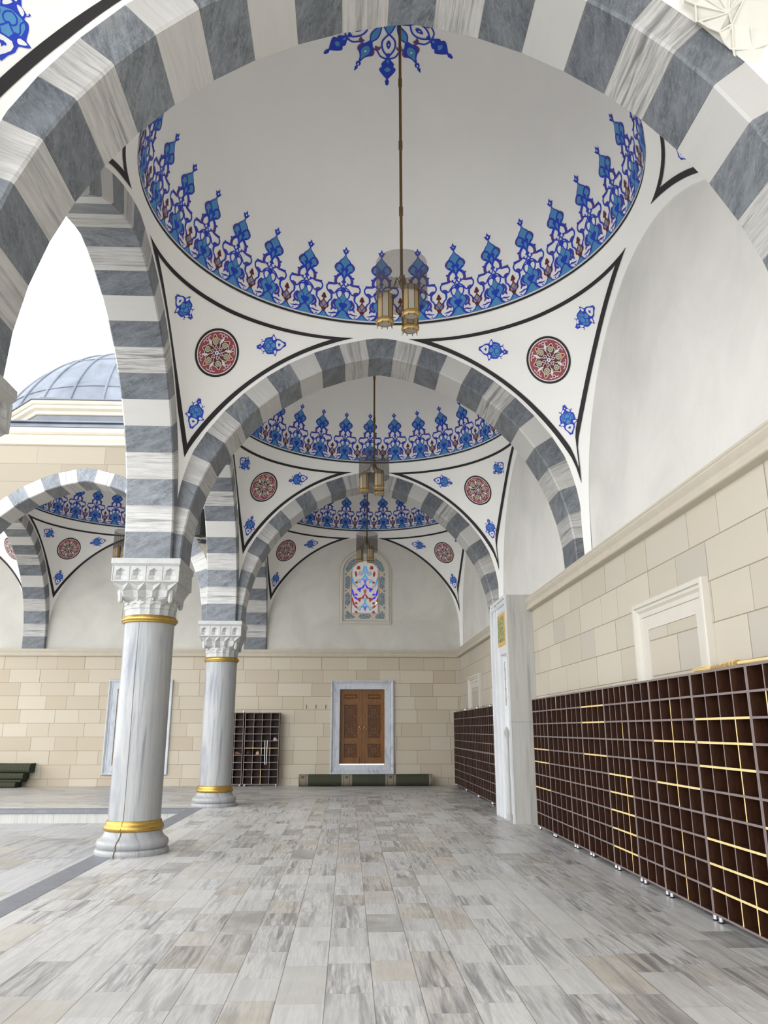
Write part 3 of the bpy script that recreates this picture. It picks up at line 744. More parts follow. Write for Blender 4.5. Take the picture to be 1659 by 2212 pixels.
arch(XC, YM, PI / 2, 'striped marble arch leaving the view at the left edge above the cut-off capital')
arch(XD, Y2, 0, 'blue-white striped arch of the back gallery facing the courtyard')
arch(XE, Y2, 0, 'striped arch of the back gallery beyond the left edge')
arch(XC, YCC, PI / 2, 'shaded striped arch landing on the back wall right of the farther column')
arch(XC - L, YCC, PI / 2, 'shaded striped arch landing on the back wall at the far left')

# outer wall above the courtyard arcades (face with the arch openings)
def spandrel(name, mat_, horiz, pos, c, lo, hi, ztop, nrm):
    mb = MB(); N = 64; pts = []
    for i in range(N + 1):
        u = lo + (hi - lo) * i / N; zb = ext(u) if abs(u) < RX - AE - 0.01 else ZS
        for z in (min(zb, ztop), ztop):
            pts.append((c + u, pos, z) if horiz == 'x' else (pos, c + u, z))
    mb.add(pts, [(2 * i, 2 * i + 2, 2 * i + 3, 2 * i + 1) for i in range(N)], 0)
    pts2 = [((p[0], p[1] + nrm, p[2]) if horiz == 'x' else (p[0] + nrm, p[1], p[2])) for p in pts]
    n = len(pts); mb.add(pts + pts2, [(2 * i + 1, 2 * i + 3, n + 2 * i + 3, n + 2 * i + 1) for i in range(N)], 0)
    return struct(mb.build(name, mat_), cat=None)
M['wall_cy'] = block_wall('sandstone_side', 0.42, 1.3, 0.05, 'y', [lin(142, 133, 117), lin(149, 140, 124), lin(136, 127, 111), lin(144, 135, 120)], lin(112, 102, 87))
spandrel('wall_courtyard_back', M['wall_c'], 'x', Y2 - HT + 0.003, XD, -L / 2, L / 2 - HT, 7.66, 0.3)
spandrel('wall_courtyard_back_left', M['wall_c'], 'x', Y2 - HT + 0.003, XE, -L / 2, L / 2, 7.66, 0.3)
for c_, nm in ((YA, 'wall_courtyard_side'), (YBB, 'wall_courtyard_side_far'), (YM, 'wall_courtyard_side_near')):
    spandrel(nm, M['wall_cy'], 'y', XC - HT + 0.003, c_, -L / 2, L / 2, 7.66, 0.3)

# ------------------------------------------------------------------ columns
CAPZ = 3.71
def capital_mb():
    mb = MB(); H = 0.458
    mb.bevbox(-H, H, -H, H, 3.628, 3.708, 0.006)
    def sq(d, z): return [(-d, -d, z), (d, -d, z), (d, d, z), (-d, d, z)]
    vs = sq(0.452, 3.63) + sq(0.435, 3.600); mb.add(vs, [(i, (i + 1) % 4, 4 + (i + 1) % 4, 4 + i) for i in range(4)])
    W = 0.435; z0, z1 = 3.395, 3.600; cw = 2 * W / 4
    def R4(k, x, d, z):   # side k: along x, outward d
        return [(x, -d, z), (d, x, z), (-x, d, z), (-d, -x, z)][k]
    for k in range(4):
        for j in range(4):
            x0 = -W + cw * (j + 0.5); hw = cw / 2; pw = 0.062; zb, zm, zt = z0 + 0.022, z1 - 0.062, z1 - 0.022; zl = z0 + 0.085
            pw2 = 0.078
            p = [(x0 - hw, W, z0), (x0 + hw, W, z0), (x0 + hw, W, z1), (x0 - hw, W, z1),
                 (x0 - pw2, W, zb), (x0 + pw2, W, zb), (x0 + pw2, W, zl), (x0 + pw, W, zl), (x0 + pw, W, zm), (x0, W, zt), (x0 - pw, W, zm), (x0 - pw, W, zl), (x0 - pw2, W, zl),
                 (x0, W - 0.030, zb), (x0, W - 0.022, zl), (x0, W - 0.045, zl), (x0, W - 0.042, zm)]
            f = [(0, 1, 5, 4), (0, 4, 12, 3), (12, 11, 10, 3), (3, 10, 9), (3, 9, 2), (9, 8, 2), (2, 8, 7, 6), (2, 6, 5, 1),
                 (4, 13, 14, 12), (13, 5, 6, 14), (12, 14, 15, 11), (6, 7, 15, 14), (11, 15, 16, 10), (15, 7, 8, 16), (10, 16, 9), (16, 8, 9), (4, 5, 13)]
            mb.add([R4(k, *v) for v in p], f)
        for j in range(5):
            x0 = -W + cw * j; e = 0.006
            p = [(x, d, z) for z in (z0, z1) for x, d in ((x0 - e, W - 0.005), (x0 + e, W - 0.005), (x0 + e, W + 0.008), (x0 - e, W + 0.008))]
            mb.add([R4(k, *v) for v in p], [(0, 1, 2, 3), (4, 5, 6, 7), (2, 3, 7, 6), (1, 2, 6, 5), (3, 0, 4, 7)])
        p = [(x, d, z) for z in (z0 - 0.004, z0 + 0.010) for x, d in ((-W, W - 0.005), (W, W - 0.005), (W, W + 0.007), (-W, W + 0.007))]
        mb.add([R4(k, *v) for v in p], [(0, 1, 2, 3), (4, 5, 6, 7), (2, 3, 7, 6), (1, 2, 6, 5), (3, 0, 4, 7)])
    # stalactite tiers: closed rings of 32 points
    def ring_sq(de, do, ze, zo):
        out = []
        for k in range(4):
            for j in range(8):
                d = de if j % 2 == 0 else do; z = ze if j % 2 == 0 else zo
                x = (-1 + j / 4) * d
                out.append(R4(k, x, d, z))
        return out
    def ring_c(re, ro, ze, zo):
        out = []
        for k in range(4):
            for j in range(8):
                a = math.atan2(-1, -1 + j / 4) if False else (-3 * PI / 4 + PI / 2 * (j / 8)); r = re if j % 2 == 0 else ro; z = ze if j % 2 == 0 else zo
                out.append((r * math.cos(a + PI / 2 * k), r * math.sin(a + PI / 2 * k), z))
        return out
    rings = [ring_sq(0.432, 0.432, 3.395, 3.395), ring_sq(0.428, 0.395, 3.388, 3.345), ring_sq(0.352, 0.392, 3.30, 3.275), ring_sq(0.318, 0.372, 3.195, 3.20),
             ring_sq(0.300, 0.345, 3.165, 3.185), ring_c(0.345, 0.352, 3.13, 3.155), ring_c(0.325, 0.350, 3.12, 3.10), ring_c(0.325, 0.345, 3.06, 3.06), ring_c(0.318, 0.335, 3.055, 3.052), ring_c(0.318, 0.330, 2.96, 2.96)]
    for a, b in zip(rings[:-1], rings[1:]):
        n = 32; fs = []
        for i in range(n):
            i2 = (i + 1) % n
            fs += [(i, i2, n + i2), (i, n + i2, n + i)] if i % 2 == 0 else [(i, i2, n + i), (i2, n + i2, n + i)]
        mb.add(a + b, fs)
    for sx in (-1, 1):
        for sy in (-1, 1):
            mb.lathe([(0.001, 3.118), (0.022, 3.124), (0.034, 3.145), (0.038, 3.20), (0.040, 3.30), (0.001, 3.33)], 8, sx * 0.328, sy * 0.328, cap=False)
            for (ax, ay) in ((0.10, 0.335), (0.335, 0.10)):
                mb.lathe([(0.001, 3.150), (0.014, 3.156), (0.020, 3.18), (0.020, 3.24)], 6, sx * ax, sy * ay, cap=False)
    return mb
def make_column(label):
    t = thing('marble_column', label, 'column')
    b = MB(); b.lathe([(0.452, 0.0), (0.457, 0.02), (0.457, 0.05), (0.446, 0.065), (0.418, 0.072), (0.432, 0.085), (0.444, 0.11), (0.444, 0.14), (0.432, 0.168), (0.410, 0.18), (0.402, 0.186), (0.385, 0.20), (0.368, 0.225), (0.358, 0.25), (0.352, 0.275)], 64)
    b.build('base', M['colm'], t, smooth=40)
    g = MB(); g.lathe([(0.345, 0.272), (0.362, 0.275), (0.372, 0.29), (0.374, 0.315), (0.366, 0.34), (0.352, 0.352), (0.350, 0.362), (0.345, 0.385), (0.335, 0.398), (0.328, 0.40)], 64)
    g.build('gold_ring', M['gold'], t, smooth=50)
    s = MB(); s.lathe([(0.330, 0.385), (0.326, 0.42), (0.326, 1.6), (0.327, 2.89)], 64); s.build('shaft', M['colm'], t, smooth=40)
    g = MB(); g.lathe([(0.322, 2.872), (0.344, 2.876), (0.352, 2.886), (0.352, 2.896), (0.366, 2.905), (0.372, 2.92), (0.368, 2.938), (0.352, 2.95), (0.345, 2.965), (0.33, 2.972)], 64)
    g.build('gold_ring', M['gold'], t, smooth=50)
    capital_mb().build('capital', M['cap'], t)
    return t
colm = make_column('nearer white marble column with gold rings and carved capital, standing at left on the gallery edge')
colm.location = (XC, Y1, 0)
# hairline seam running the height of the near column
sm_ = MB(); a_ = math.radians(-100)
for z0_, z1_, r_ in ((0.40, 2.872, 0.3275),):
    pts = [(r_ * math.cos(a_ + 0.012 * math.sin(z * 2.1)), r_ * math.sin(a_ + 0.012 * math.sin(z * 2.1)), z) for z in [z0_ + (z1_ - z0_) * i / 30 for i in range(31)]]
    sm_.tube(pts, 0.0028, 5)
BP_ = [(0.459, 0.0), (0.459, 0.05), (0.448, 0.065), (0.421, 0.072), (0.446, 0.11), (0.446, 0.14), (0.434, 0.168), (0.404, 0.186), (0.387, 0.20), (0.370, 0.225), (0.360, 0.25), (0.356, 0.275), (0.376, 0.31), (0.354, 0.352), (0.348, 0.385), (0.331, 0.40)]
sm_.tube([(r * math.cos(a_ - 0.25 * max(0, 0.27 - z)), r * math.sin(a_ - 0.25 * max(0, 0.27 - z)), z) for r, z in BP_], [0.007] * 12 + [0.003] * 4, 6)
sm_.build('seam', M['grime'], colm)
c2 = copy_tree(bpy.data.objects[colm.name], loc=(XC, Y2, 0), label='farther marble column with gold rings at the inner corner, beside the dark shoe cabinet')
for ch in kids(c2):
    if ch.name.startswith('seam'): bpy.data.objects.remove(ch)
copy_tree(c2, loc=(XC, Y0, 0), label='marble column mostly outside the left edge, only the shaded corner of its capital showing')
copy_tree(c2, loc=(XC - L, Y2, 0), label='marble column of the back gallery beyond the left edge')
# hidden cores that carry the arch feet
for (x, y) in ((XC, Y0), (XC, Y1), (XC, Y2), (XC - L, Y2)):
    m = MB(); m.box(x - 0.30, x + 0.30, y - 0.30, y + 0.30, 3.70, 5.6); struct(m.build('trim_9', M['mortar']))

# ------------------------------------------------------------------ room shell
XLEFT, YBACK = -19.0, 23.06
m = MB(); m.add([(-3.13, -3, 0), (3.5, -3, 0), (3.5, 23.3, 0), (-3.13, 23.3, 0), (-3.13, 16.46, 0), (XLEFT, 16.46, 0), (XLEFT, 23.3, 0)],
                [(0, 1, 2, 3), (4, 3, 6, 5)])
struct(m.build('floor', M['floor']))
m = MB(); m.add([(-18, -5, -0.25), (-3.05, -5, -0.25), (-3.05, 16.6, -0.25), (-18, 16.6, -0.25)], [(0, 1, 2, 3)]); struct(m.build('floor_courtyard', M['court']))
m = MB(); m.bevbox(-3.135, -2.853, -3, 16.46, -0.06, 0.003, 0.003); m.box(-3.125, -3.0, -3, 16.46, -0.25, -0.06); struct(m.build('trim_1', M['nosing']))
m = MB(); m.bevbox(XLEFT, -2.86, 16.46, 16.76, -0.07, 0.003, 0.004); struct(m.build('trim_2', M['nosing']))
m = MB()
x = -3.13
for i in range(13): m.bevbox(x - 1.28 + 0.003, x, 16.49, 16.7, -0.25, -0.07, 0.002); x -= 1.28
struct(m.build('trim_3', M['pier']))

m = MB(); m.box(XW, 3.9, -8, YBACK + 0.6, -0.02, 3.62); struct(m.build('wall_right', M['wall_r']))
DX0, DX1, DZ0, DZ1 = -0.24, 1.03, 0.50, 2.57; DOFF = -6.28
m = MB(); yb = YBACK + 0.5
xs_ = [(3.22, DX1), (DX0, DX1 + DOFF), (DX0 + DOFF, XLEFT)]
for a, b in xs_: m.box(b, a, YBACK, yb, -0.02, 3.62)
for o in (0, DOFF):
    m.box(DX0 + o, DX1 + o, YBACK, yb, -0.02, DZ0); m.box(DX0 + o, DX1 + o, YBACK, yb, DZ1 + 0.06, 3.62)
struct(m.build('wall_back', M['wall_b']))
m = MB(); m.box(XL, 3.9, -8, 23.4, 3.6, 7.5); struct(m.build('wall_right_upper', M['lunette']))
M['lunette_b'] = plaster('greyer_weathered_plaster', lin(210, 207, 198), 0.16, 0.30)
m = MB(); m.box(XLEFT, 3.9, 23.10, 23.5, 3.6, 7.5); struct(m.build('wall_back_upper', M['lunette_b']))

# cornice: profile (projection from the stone wall, height)
CP = [(-0.2, 3.716), (0.136, 3.716), (0.136, 3.694), (0.128, 3.688), (0.128, 3.668), (0.110, 3.640), (0.088, 3.612), (0.082, 3.590), (0.086, 3.575), (0.082, 3.562), (0.104, 3.556), (0.104, 3.532), (0.098, 3.524), (0.085, 3.518), (0.0, 3.510)]
m = MB(); n = len(CP); vs = [(XW - p, -8, z) for p, z in CP] + [(XW - p, YBACK - p, z) for p, z in CP] + [(XLEFT, YBACK - p, z) for p, z in CP]
m.add(vs, [(g * n + j, g * n + j + 1, (g + 1) * n + j + 1, (g + 1) * n + j) for g in (0, 1) for j in range(n - 1)])
struct(m.build('trim_4', M['trim']), cat=None)

# back gallery outside: cornice, lead flashing, octagonal drum, lead dome
OP = [(0.0, 7.62), (0.035, 7.64), (0.035, 7.67), (0.05, 7.70), (0.085, 7.76), (0.10, 7.81), (0.10, 7.83), (0.13, 7.85), (0.165, 7.89), (0.175, 7.94), (0.175, 7.985), (0.15, 8.0), (-0.3, 8.0)]
def run_x(prof, x0, x1, y, name, mat_):
    m = MB(); n = len(prof); vs = [(x, y - p, z) for x in (x0, x1) for p, z in prof]
    m.add(vs, [(j, j + 1, n + j + 1, n + j) for j in range(n - 1)]); return struct(m.build(name, mat_))
run_x(OP, XLEFT, -2.9, Y2 - HT, 'trim_5', M['trim'])
run_x([(0.19, 7.99), (0.195, 8.0), (0.10, 8.10), (0.06, 8.13), (0.14, 8.135), (0.145, 8.165), (-0.4, 8.19)], XLEFT, -2.9, Y2 - HT, 'trim_6', M['lead'])
bd = thing('lead_covered_dome', 'grey lead-covered outer dome on a stone cornice against the white sky', 'dome', (XD, YCC, 0))
def octo(m, prof, mi=0):
    k = 1 / math.cos(PI / 8)
    m.lathe([(r * k, z) for r, z in prof], 8, cap=False, a0=PI / 8, mi=mi)
m = MB(); octo(m, [(3.22, 8.10), (3.22, 8.46)]); m.build('drum', M['leadd'], bd)
m = MB(); octo(m, [(3.16, 8.44), (3.24, 8.45), (3.26, 8.47), (3.26, 8.50), (3.28, 8.53), (3.34, 8.58), (3.36, 8.62), (3.36, 8.64), (3.39, 8.66), (3.42, 8.70), (3.42, 8.74), (3.30, 8.76)]); m.build('cornice', M['trim'], bd)
m = MB(); octo(m, [(3.42, 8.735), (3.45, 8.745), (3.45, 8.765), (3.30, 8.80), (3.2, 8.9)]); m.build('flashing', M['leadd'], bd)
m = MB(); DR, DZC = 3.60, 7.60
prof = []; e0 = math.asin((8.74 - DZC) / DR)
for i in range(25): e = e0 + (PI / 2 - e0) * i / 24; prof.append((max(DR * math.cos(e), 0.001), DZC + DR * math.sin(e)))
m.lathe(prof, 96, cap=False)
for k in range(28):
    a = 2 * PI * k / 28 + 0.05
    m.tube([((r + 0.012) * math.cos(a), (r + 0.012) * math.sin(a), z + 0.008) for r, z in prof[:-1]], 0.028, 6)
for e in (0.46, 0.85):
    m.tube([((DR + 0.01) * math.cos(e) * math.cos(2 * PI * i / 96), (DR + 0.01) * math.cos(e) * math.sin(2 * PI * i / 96), DZC + (DR + 0.01) * math.sin(e)) for i in range(97)], 0.014, 5)
m.build('lead_shell', M['lead'], bd, smooth=50)

# ------------------------------------------------------------------ mitred rectangular frames
def rect_frame(m, a0, a1, z0, z1, prof, place, mi=0):
    """prof: (inset, height off the wall); place(a, z, h) -> point"""
    vs = []
    for i, h in prof:
        vs += [place(a0 + i, z0 + i, h), place(a1 - i, z0 + i, h), place(a1 - i, z1 - i, h), place(a0 + i, z1 - i, h)]
    n = len(prof); m.add(vs, [(4 * j + k, 4 * j + (k + 1) % 4, 4 * j + 4 + (k + 1) % 4, 4 * j + 4 + k) for j in range(n - 1) for k in range(4)], mi)
FP = [(0, 0), (0, 0.055), (0.012, 0.068), (0.035, 0.068), (0.040, 0.052), (0.052, 0.050), (0.072, 0.030), (0.090, 0.024), (0.100, 0.032), (0.112, 0.032), (0.116, 0.02), (0.26, 0.018), (0.26, -0.22)]
def make_door(name, ox, label):
    r = thing(name, label, 'door', (0, 0, 0)); struct(r)
    m = MB(); xm_ = (DX0 + DX1) / 2 + ox; m.box(xm_ - 0.02, xm_ + 0.02, YBACK + 0.151, YBACK + 0.17, DZ0 + 0.065, DZ1 + 0.06); m.build('astragal', M['teakd'], r)
    m = MB(); rect_frame(m, DX0 - 0.26 + ox, DX1 + 0.26 + ox, DZ0 - 0.21, DZ1 + 0.29, [(i * 0.96, h) for i, h in FP], lambda a, z, h: (a, YBACK - h, z))
    # real opening is a little lower than the mitre gives: line the reveal
    m.build('frame', M['frame'], r)
    for s in (0, 1):
        x0 = DX0 + ox - 0.03 if s == 0 else (DX0 + DX1) / 2 + ox + 0.003; x1 = (DX0 + DX1) / 2 + ox - 0.003 if s == 0 else DX1 + ox + 0.03
        z0, z1 = DZ0 + 0.065, DZ1 + 0.06; y = YBACK + 0.10; fr_ = 0.14
        m = MB(); hx0, hx1 = x0 + fr_, x1 - fr_
        zz = [z0, z0 + 0.17, z0 + 0.55, z0 + 0.70, z0 + 1.62, z0 + 1.78, z0 + 1.91, z1]
        m.box(x0, hx0, y, y + 0.05, z0, z1); m.box(hx1, x1, y, y + 0.05, z0, z1)
        for a, b in ((0, 1), (2, 3), (4, 5), (6, 7)): m.box(hx0, hx1, y, y + 0.05, zz[a], zz[b])
        lf = m.build('leaf', M['teak'], r)
        for pi_, (a, b) in enumerate(((1, 2), (3, 4), (5, 6))):
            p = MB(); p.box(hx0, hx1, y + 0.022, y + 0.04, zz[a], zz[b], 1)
            rect_frame(p, hx0, hx1, zz[a], zz[b], [(0.0, 0.0), (0.012, 0.004), (0.02, -0.012)], lambda aa, z, h: (aa, y - h, z), 0)
            if pi_ < 2:
                W, H = hx1 - hx0 - 0.05, zz[b] - zz[a] - 0.05; nc = 4; cs = W / nc; nr = max(1, round(H / cs)); ch_ = H / nr
                for i in range(nc):
                    for j in range(nr):
                        cx_, cz_ = hx0 + 0.025 + cs * (i + 0.5), zz[a] + 0.025 + ch_ * (j + 0.5); t_ = 0.42
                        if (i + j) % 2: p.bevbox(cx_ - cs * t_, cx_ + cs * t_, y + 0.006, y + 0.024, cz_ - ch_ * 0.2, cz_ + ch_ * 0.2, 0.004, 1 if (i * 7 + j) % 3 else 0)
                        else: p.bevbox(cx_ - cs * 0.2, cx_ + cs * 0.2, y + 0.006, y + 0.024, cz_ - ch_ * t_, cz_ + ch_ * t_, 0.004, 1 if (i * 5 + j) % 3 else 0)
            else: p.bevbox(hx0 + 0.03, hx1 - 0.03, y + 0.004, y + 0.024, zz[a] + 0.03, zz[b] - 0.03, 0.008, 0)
            p.build('carved_panel', [M['teak'], M['teakd']], lf)
        for zc_ in (zz[2] + 0.075, zz[4] + 0.08):
            for f in (0.18, 0.5, 0.82):
                b = MB(); b.lathe([(0.001, 0.022), (0.012, 0.018), (0.018, 0.008), (0.020, 0.0)], 12)
                o = b.build('stud', M['brass'], lf, smooth=1); o.rotation_euler = (PI / 2, 0, 0); o.location = (x0 + (x1 - x0) * f, y, zc_)
        b = MB(); kx = x1 - 0.07 if s == 0 else x0 + 0.07; zk = z0 + 1.0
        b.lathe([(0.001, 0.035), (0.02, 0.03), (0.03, 0.012), (0.036, 0.0)], 16)
        b.tube([(0.03 * math.cos(t), 0.06 + 0.0, 0.0) if False else (0.032 * math.sin(t), -0.045 - 0.04 * math.cos(t), 0.035) for t in [i * 2 * PI / 16 for i in range(17)]], 0.006, 6)
        o = b.build('knocker', M['brass'], lf, smooth=1); o.rotation_euler = (PI / 2, 0, 0); o.location = (kx, y, zk)
        b = MB(); b.tube([(kx + (0.0 if s == 0 else 0), y - 0.012, z0 + 0.18), (kx, y - 0.012, z0 - 0.04)], 0.006, 6); b.build('bolt', M['black'], lf)
    return r
make_door('door_1', 0.0, 'carved brown double door in a grey marble frame on the back wall, above the rolled carpet')
make_door('door_2', DOFF, 'grey marble door frame on the back wall, mostly hidden behind the nearer column')

# blind marble frames on the right wall
def blind_frame(name, y0, y1, z1, label):
    m = MB(); pl = lambda a, z, h: (XW - h, a, z)
    rect_frame(m, y0, y1, 0.3, z1, [(0, 0), (0, 0.062), (0.015, 0.07), (0.05, 0.07), (0.06, 0.05), (0.085, 0.045), (0.11, 0.022), (0.135, 0.018), (0.15, 0.026), (0.16, 0.026), (0.165, 0.012), (0.30, 0.010), (0.30, 0.0)], pl)
    return tag(struct(m.build(name, M['trim'])), label, 'window frame')
M['trimw'] = flat('pale_frame_stone', lin(202, 196, 184), 0.7, vary=0.05, scale=5)
for nm, a, b, lab in (('window_1', 6.83, 8.63, 'blind moulded stone window frame on the right wall above the near shoe racks'), ('window_2', 19.36, 21.17, 'blind moulded stone window frame on the far end of the right wall')):
    o = blind_frame(nm, a, b, 2.83, lab); o.data.materials[0] = M['trimw']

# ------------------------------------------------------------------ stained glass windows in the lunettes
def em(name, c, s):  # self-glow stands in for daylight through the panes; wall behind is solid
    t = NT(name, 0.4); t.col((*c, 1)); t.b.inputs['Emission Color'].default_value = (*c, 1); t.b.inputs['Emission Strength'].default_value = s; return t.m
M['e_w'] = em('lit_clear_glass', (1, 1, 1), 0.28); M['e_r'] = em('lit_red_glass', (0.36, 0.02, 0.02), 0.16); M['e_b'] = em('lit_blue_glass', (0.05, 0.01, 0.62), 0.30)
M['e_c'] = em('lit_turquoise_glass', (0.04, 0.30, 0.62), 0.30); M['e_a'] = em('lit_amber_glass', (0.55, 0.34, 0.10), 0.15); M['e_g'] = em('lit_pale_glass', (0.30, 0.42, 0.50), 0.14); M['e_k'] = em('dim_glass', (0.10, 0.12, 0.13), 0.1)
M['grille'] = flat('grey_pierced_plaster', lin(150, 142, 132), 0.9)
GM_ = [M['trimw'], M['e_w'], M['e_r'], M['e_b'], M['e_c'], M['e_a'], M['e_g'], M['e_k'], M['grille']]
def arched(half, z0, zsp, rise, n=20):
    pts = [(-half, z0), (half, z0), (half, zsp)]
    for i in range(1, n): a = PI / 2 * (i / n) ; pts.append((half * math.cos(2 * a), zsp + rise * math.sin(2 * a) * (1 + 0.05 * math.sin(2 * a))))
    return pts + [(-half, zsp)]
def make_window(name, cx, label):
    r = thing(name, label, 'window', (cx, 23.10, 0)); struct(r)
    prof = [(0, 0.0, 0), (0, 0.03, 0), (0.02, 0.035, 0), (0.03, 0.02, 0), (0.045, 0.03, 0), (0.06, 0.045, 0), (0.115, 0.05, 0), (0.13, 0.02, 0), (0.155, -0.03, 0), (0.16, 0.004, 0)]
    m = MB(); rings = []
    for i, h, _ in prof: rings.append([(x, -h, z) for x, z in arched(0.78 - i, 4.45 + i * 0.95, 6.05, 0.68 - i * 1.1)])
    n = len(rings[0]); vs = [p for g in rings for p in g]
    m.add(vs, [(g * n + k, g * n + (k + 1) % n, (g + 1) * n + (k + 1) % n, (g + 1) * n + k) for g in range(len(rings) - 1) for k in range(n)])
    m.build('frame', M['trimw'], r)
    m = MB(); m.add([(x, -0.002, z) for x, z in arched(0.62, 4.60, 6.05, 0.50)], [tuple(range(n))]); m.build('plaster_grille', M['trimw'], r)
    # pierced centre field
    HW, Z0, ZSP, RISE = 0.40, 4.80, 6.00, 0.38
    top = lambda x: ZSP + RISE * math.sqrt(max(0, 1 - (x / HW) ** 2))
    g = Art(); S = 0.030
    colored = []
    def leafs():
        L_ = []
        ks = [(5.92, 4), (5.66, 3), (5.36, 2), (5.10, 4), (4.86, 3)]
        for i, (zc, mt) in enumerate(ks):
            L_ += [([(0.01, zc + 0.02), (0.045, zc - 0.02), (0.085, zc - 0.09), (0.06, zc - 0.12), (0.02, zc - 0.05)], mt), ([(0.012, zc + 0.14), (0.04, zc + 0.13), (0.02, zc + 0.03), (0.008, zc + 0.03)], mt),
                   ([(0.10, zc - 0.10), (0.15, zc - 0.10), (0.22, zc - 0.13), (0.20, zc - 0.18), (0.13, zc - 0.15)], 6 if mt == 4 else mt), ([(0.14, zc - 0.16), (0.17, zc - 0.17), (0.165, zc - 0.22), (0.13, zc - 0.20)], mt)]
        for zc, mt in ((5.74, 4), (5.38, 3), (5.12, 2), (4.86, 4)):
            L_ += [([(0.385, zc + 0.12), (0.372, zc + 0.02), (0.34, zc - 0.07), (0.31, zc - 0.06), (0.335, zc + 0.03), (0.36, zc + 0.12)], mt), ([(0.32, zc - 0.09), (0.26, zc - 0.10), (0.22, zc - 0.16), (0.28, zc - 0.15)], mt if mt != 4 else 6), ([(0.30, zc - 0.02), (0.25, zc + 0.01), (0.22, zc - 0.04), (0.27, zc - 0.05)], 2 if mt == 4 else mt)]
        L_ += [([(0.18, 6.22), (0.24, 6.18), (0.22, 6.12), (0.15, 6.14)], 2), ([(0.26, 6.04), (0.30, 6.02), (0.28, 5.90), (0.24, 5.94)], 2), ([(0.02, 6.22), (0.05, 6.16), (0.06, 6.05), (0.02, 6.10)], 4), ([(0.08, 6.02), (0.16, 6.04), (0.18, 5.96), (0.10, 5.94)], 6)]
        return L_
    LF = [(p_, m_) for p_, m_ in leafs() if min(z for _, z in p_) > 4.79]
    cells = set()
    def inside(px, pz, poly):
        c = False; n_ = len(poly)
        for i in range(n_):
            (x1, z1), (x2, z2) = poly[i], poly[i - 1]
            if (z1 > pz) != (z2 > pz) and px < (x2 - x1) * (pz - z1) / (z2 - z1) + x1: c = not c
        return c
    dots = MB(); i0 = int(HW / S) + 1
    for i in range(-2 * i0, 2 * i0 + 1):
        for j in range(int((6.4 - Z0) / (S / 2)) + 1):
            if (i + j) % 2: continue
            x, z = i * S / 2, Z0 + j * S / 2
            if abs(x) > HW - 0.012 or z < Z0 + 0.01 or z > top(x) - 0.012: continue
            if any(inside(abs(x), z, pl) for pl, _ in LF): continue
            d = S * 0.27; dots.add([(x - d, -0.012, z), (x, -0.012, z - d), (x + d, -0.012, z), (x, -0.012, z + d)], [(0, 1, 2, 3)], 1)
    pm_ = dots.build('pierced_panes', GM_, r)
    pn = MB()
    pn.add([(x, -0.008, z) for x, z in [(-HW, Z0), (HW, Z0)] + [(HW * math.cos(PI * i / 20), ZSP + RISE * math.sin(PI * i / 20)) for i in range(21)]], [tuple(range(23))], 8)
    for pl, mt in LF:
        for s in (-1, 1):
            q_ = smooth([(s * x, z) for x, z in pl], True, 3); tr = tessellate_polygon([[Vector((x, z, 0)) for x, z in q_]])
            mx_, mz_ = sum(x for x, _ in q_) / len(q_), sum(z for _, z in q_) / len(q_)
            pn.add([(mx_ + (x - mx_) * 1.28, -0.0125, mz_ + (z - mz_) * 1.2) for x, z in q_], [tuple(t) for t in tr], 8)
            pn.add([(x, -0.016, z) for x, z in q_], [tuple(t) for t in tr], mt)
    pn.add([(0.33 + a, -0.018, 5.10 + b) for a, b in ((-0.03, -0.05), (0.0, -0.05), (0.03, 0.03), (0.0, 0.04))], [(0, 1, 2, 3)], 1)
    pn.build('coloured_panes', GM_, r)
    # border cartouches
    bo = MB(); random.seed(3)
    def cart(pts, nm=26):
        xs = [p[0] for p in pts]; zs = [p[1] for p in pts]; k = 0
        bo.add([(x, -0.005, z) for x, z in pts], [tuple(range(len(pts)))], 7)
        st = 0.020; x = min(xs)
        while x < max(xs):
            z = min(zs)
            while z < max(zs):
                cx_, cz_ = x + random.uniform(-.004, .004), z + random.uniform(-.004, .004)
                if inside(cx_, cz_, pts):
                    d = random.uniform(0.005, 0.008); mt = random.choice([0, 0, 0, 6, 6, 7, 1, 4, 0])
                    a = random.uniform(0, PI); bo.add([(cx_ + d * math.cos(a + PI / 2 * q_), -0.010, cz_ + d * math.sin(a + PI / 2 * q_)) for q_ in range(4)], [(0, 1, 2, 3)], mt)
                z += st
            x += st
    for s in (-1, 1):
        for zc in (5.72, 5.22):
            cart([(s * 0.51 - 0.075, zc - 0.15), (s * 0.51, zc - 0.21), (s * 0.51 + 0.075, zc - 0.15), (s * 0.51 + 0.075, zc + 0.15), (s * 0.51, zc + 0.21), (s * 0.51 - 0.075, zc + 0.15)])
        cart([(s * 0.585, 6.12), (s * 0.52, 6.02), (s * 0.43, 6.10), (s * 0.36, 6.24), (s * 0.24, 6.36), (s * 0.22, 6.44), (s * 0.34, 6.44), (s * 0.48, 6.34)])
        cart([(s * 0.585, 4.64), (s * 0.585, 4.80), (s * 0.52, 4.88), (s * 0.45, 4.82), (s * 0.36, 4.76), (s * 0.28, 4.70), (s * 0.34, 4.64)])
        for (x, z) in ((0.51, 5.97), (0.51, 5.47), (0.51, 4.97)):
            for dx in (-1, 1):
                bo.add([(s * x + dx * 0.075, -0.011, z + 0.045), (s * x + dx * 0.075, -0.011, z - 0.045), (s * x + dx * 0.030, -0.011, z)], [(0, 1, 2)], 5 if dx * s < 0 else 7)
        for dz in (0.035, -0.035): bo.add([(s * 0.24 - 0.03, -0.011, 4.71 + dz * 1.9), (s * 0.24 + 0.03, -0.011, 4.71 + dz * 1.9), (s * 0.24, -0.011, 4.71 + dz * 0.4)], [(0, 1, 2)], 5)
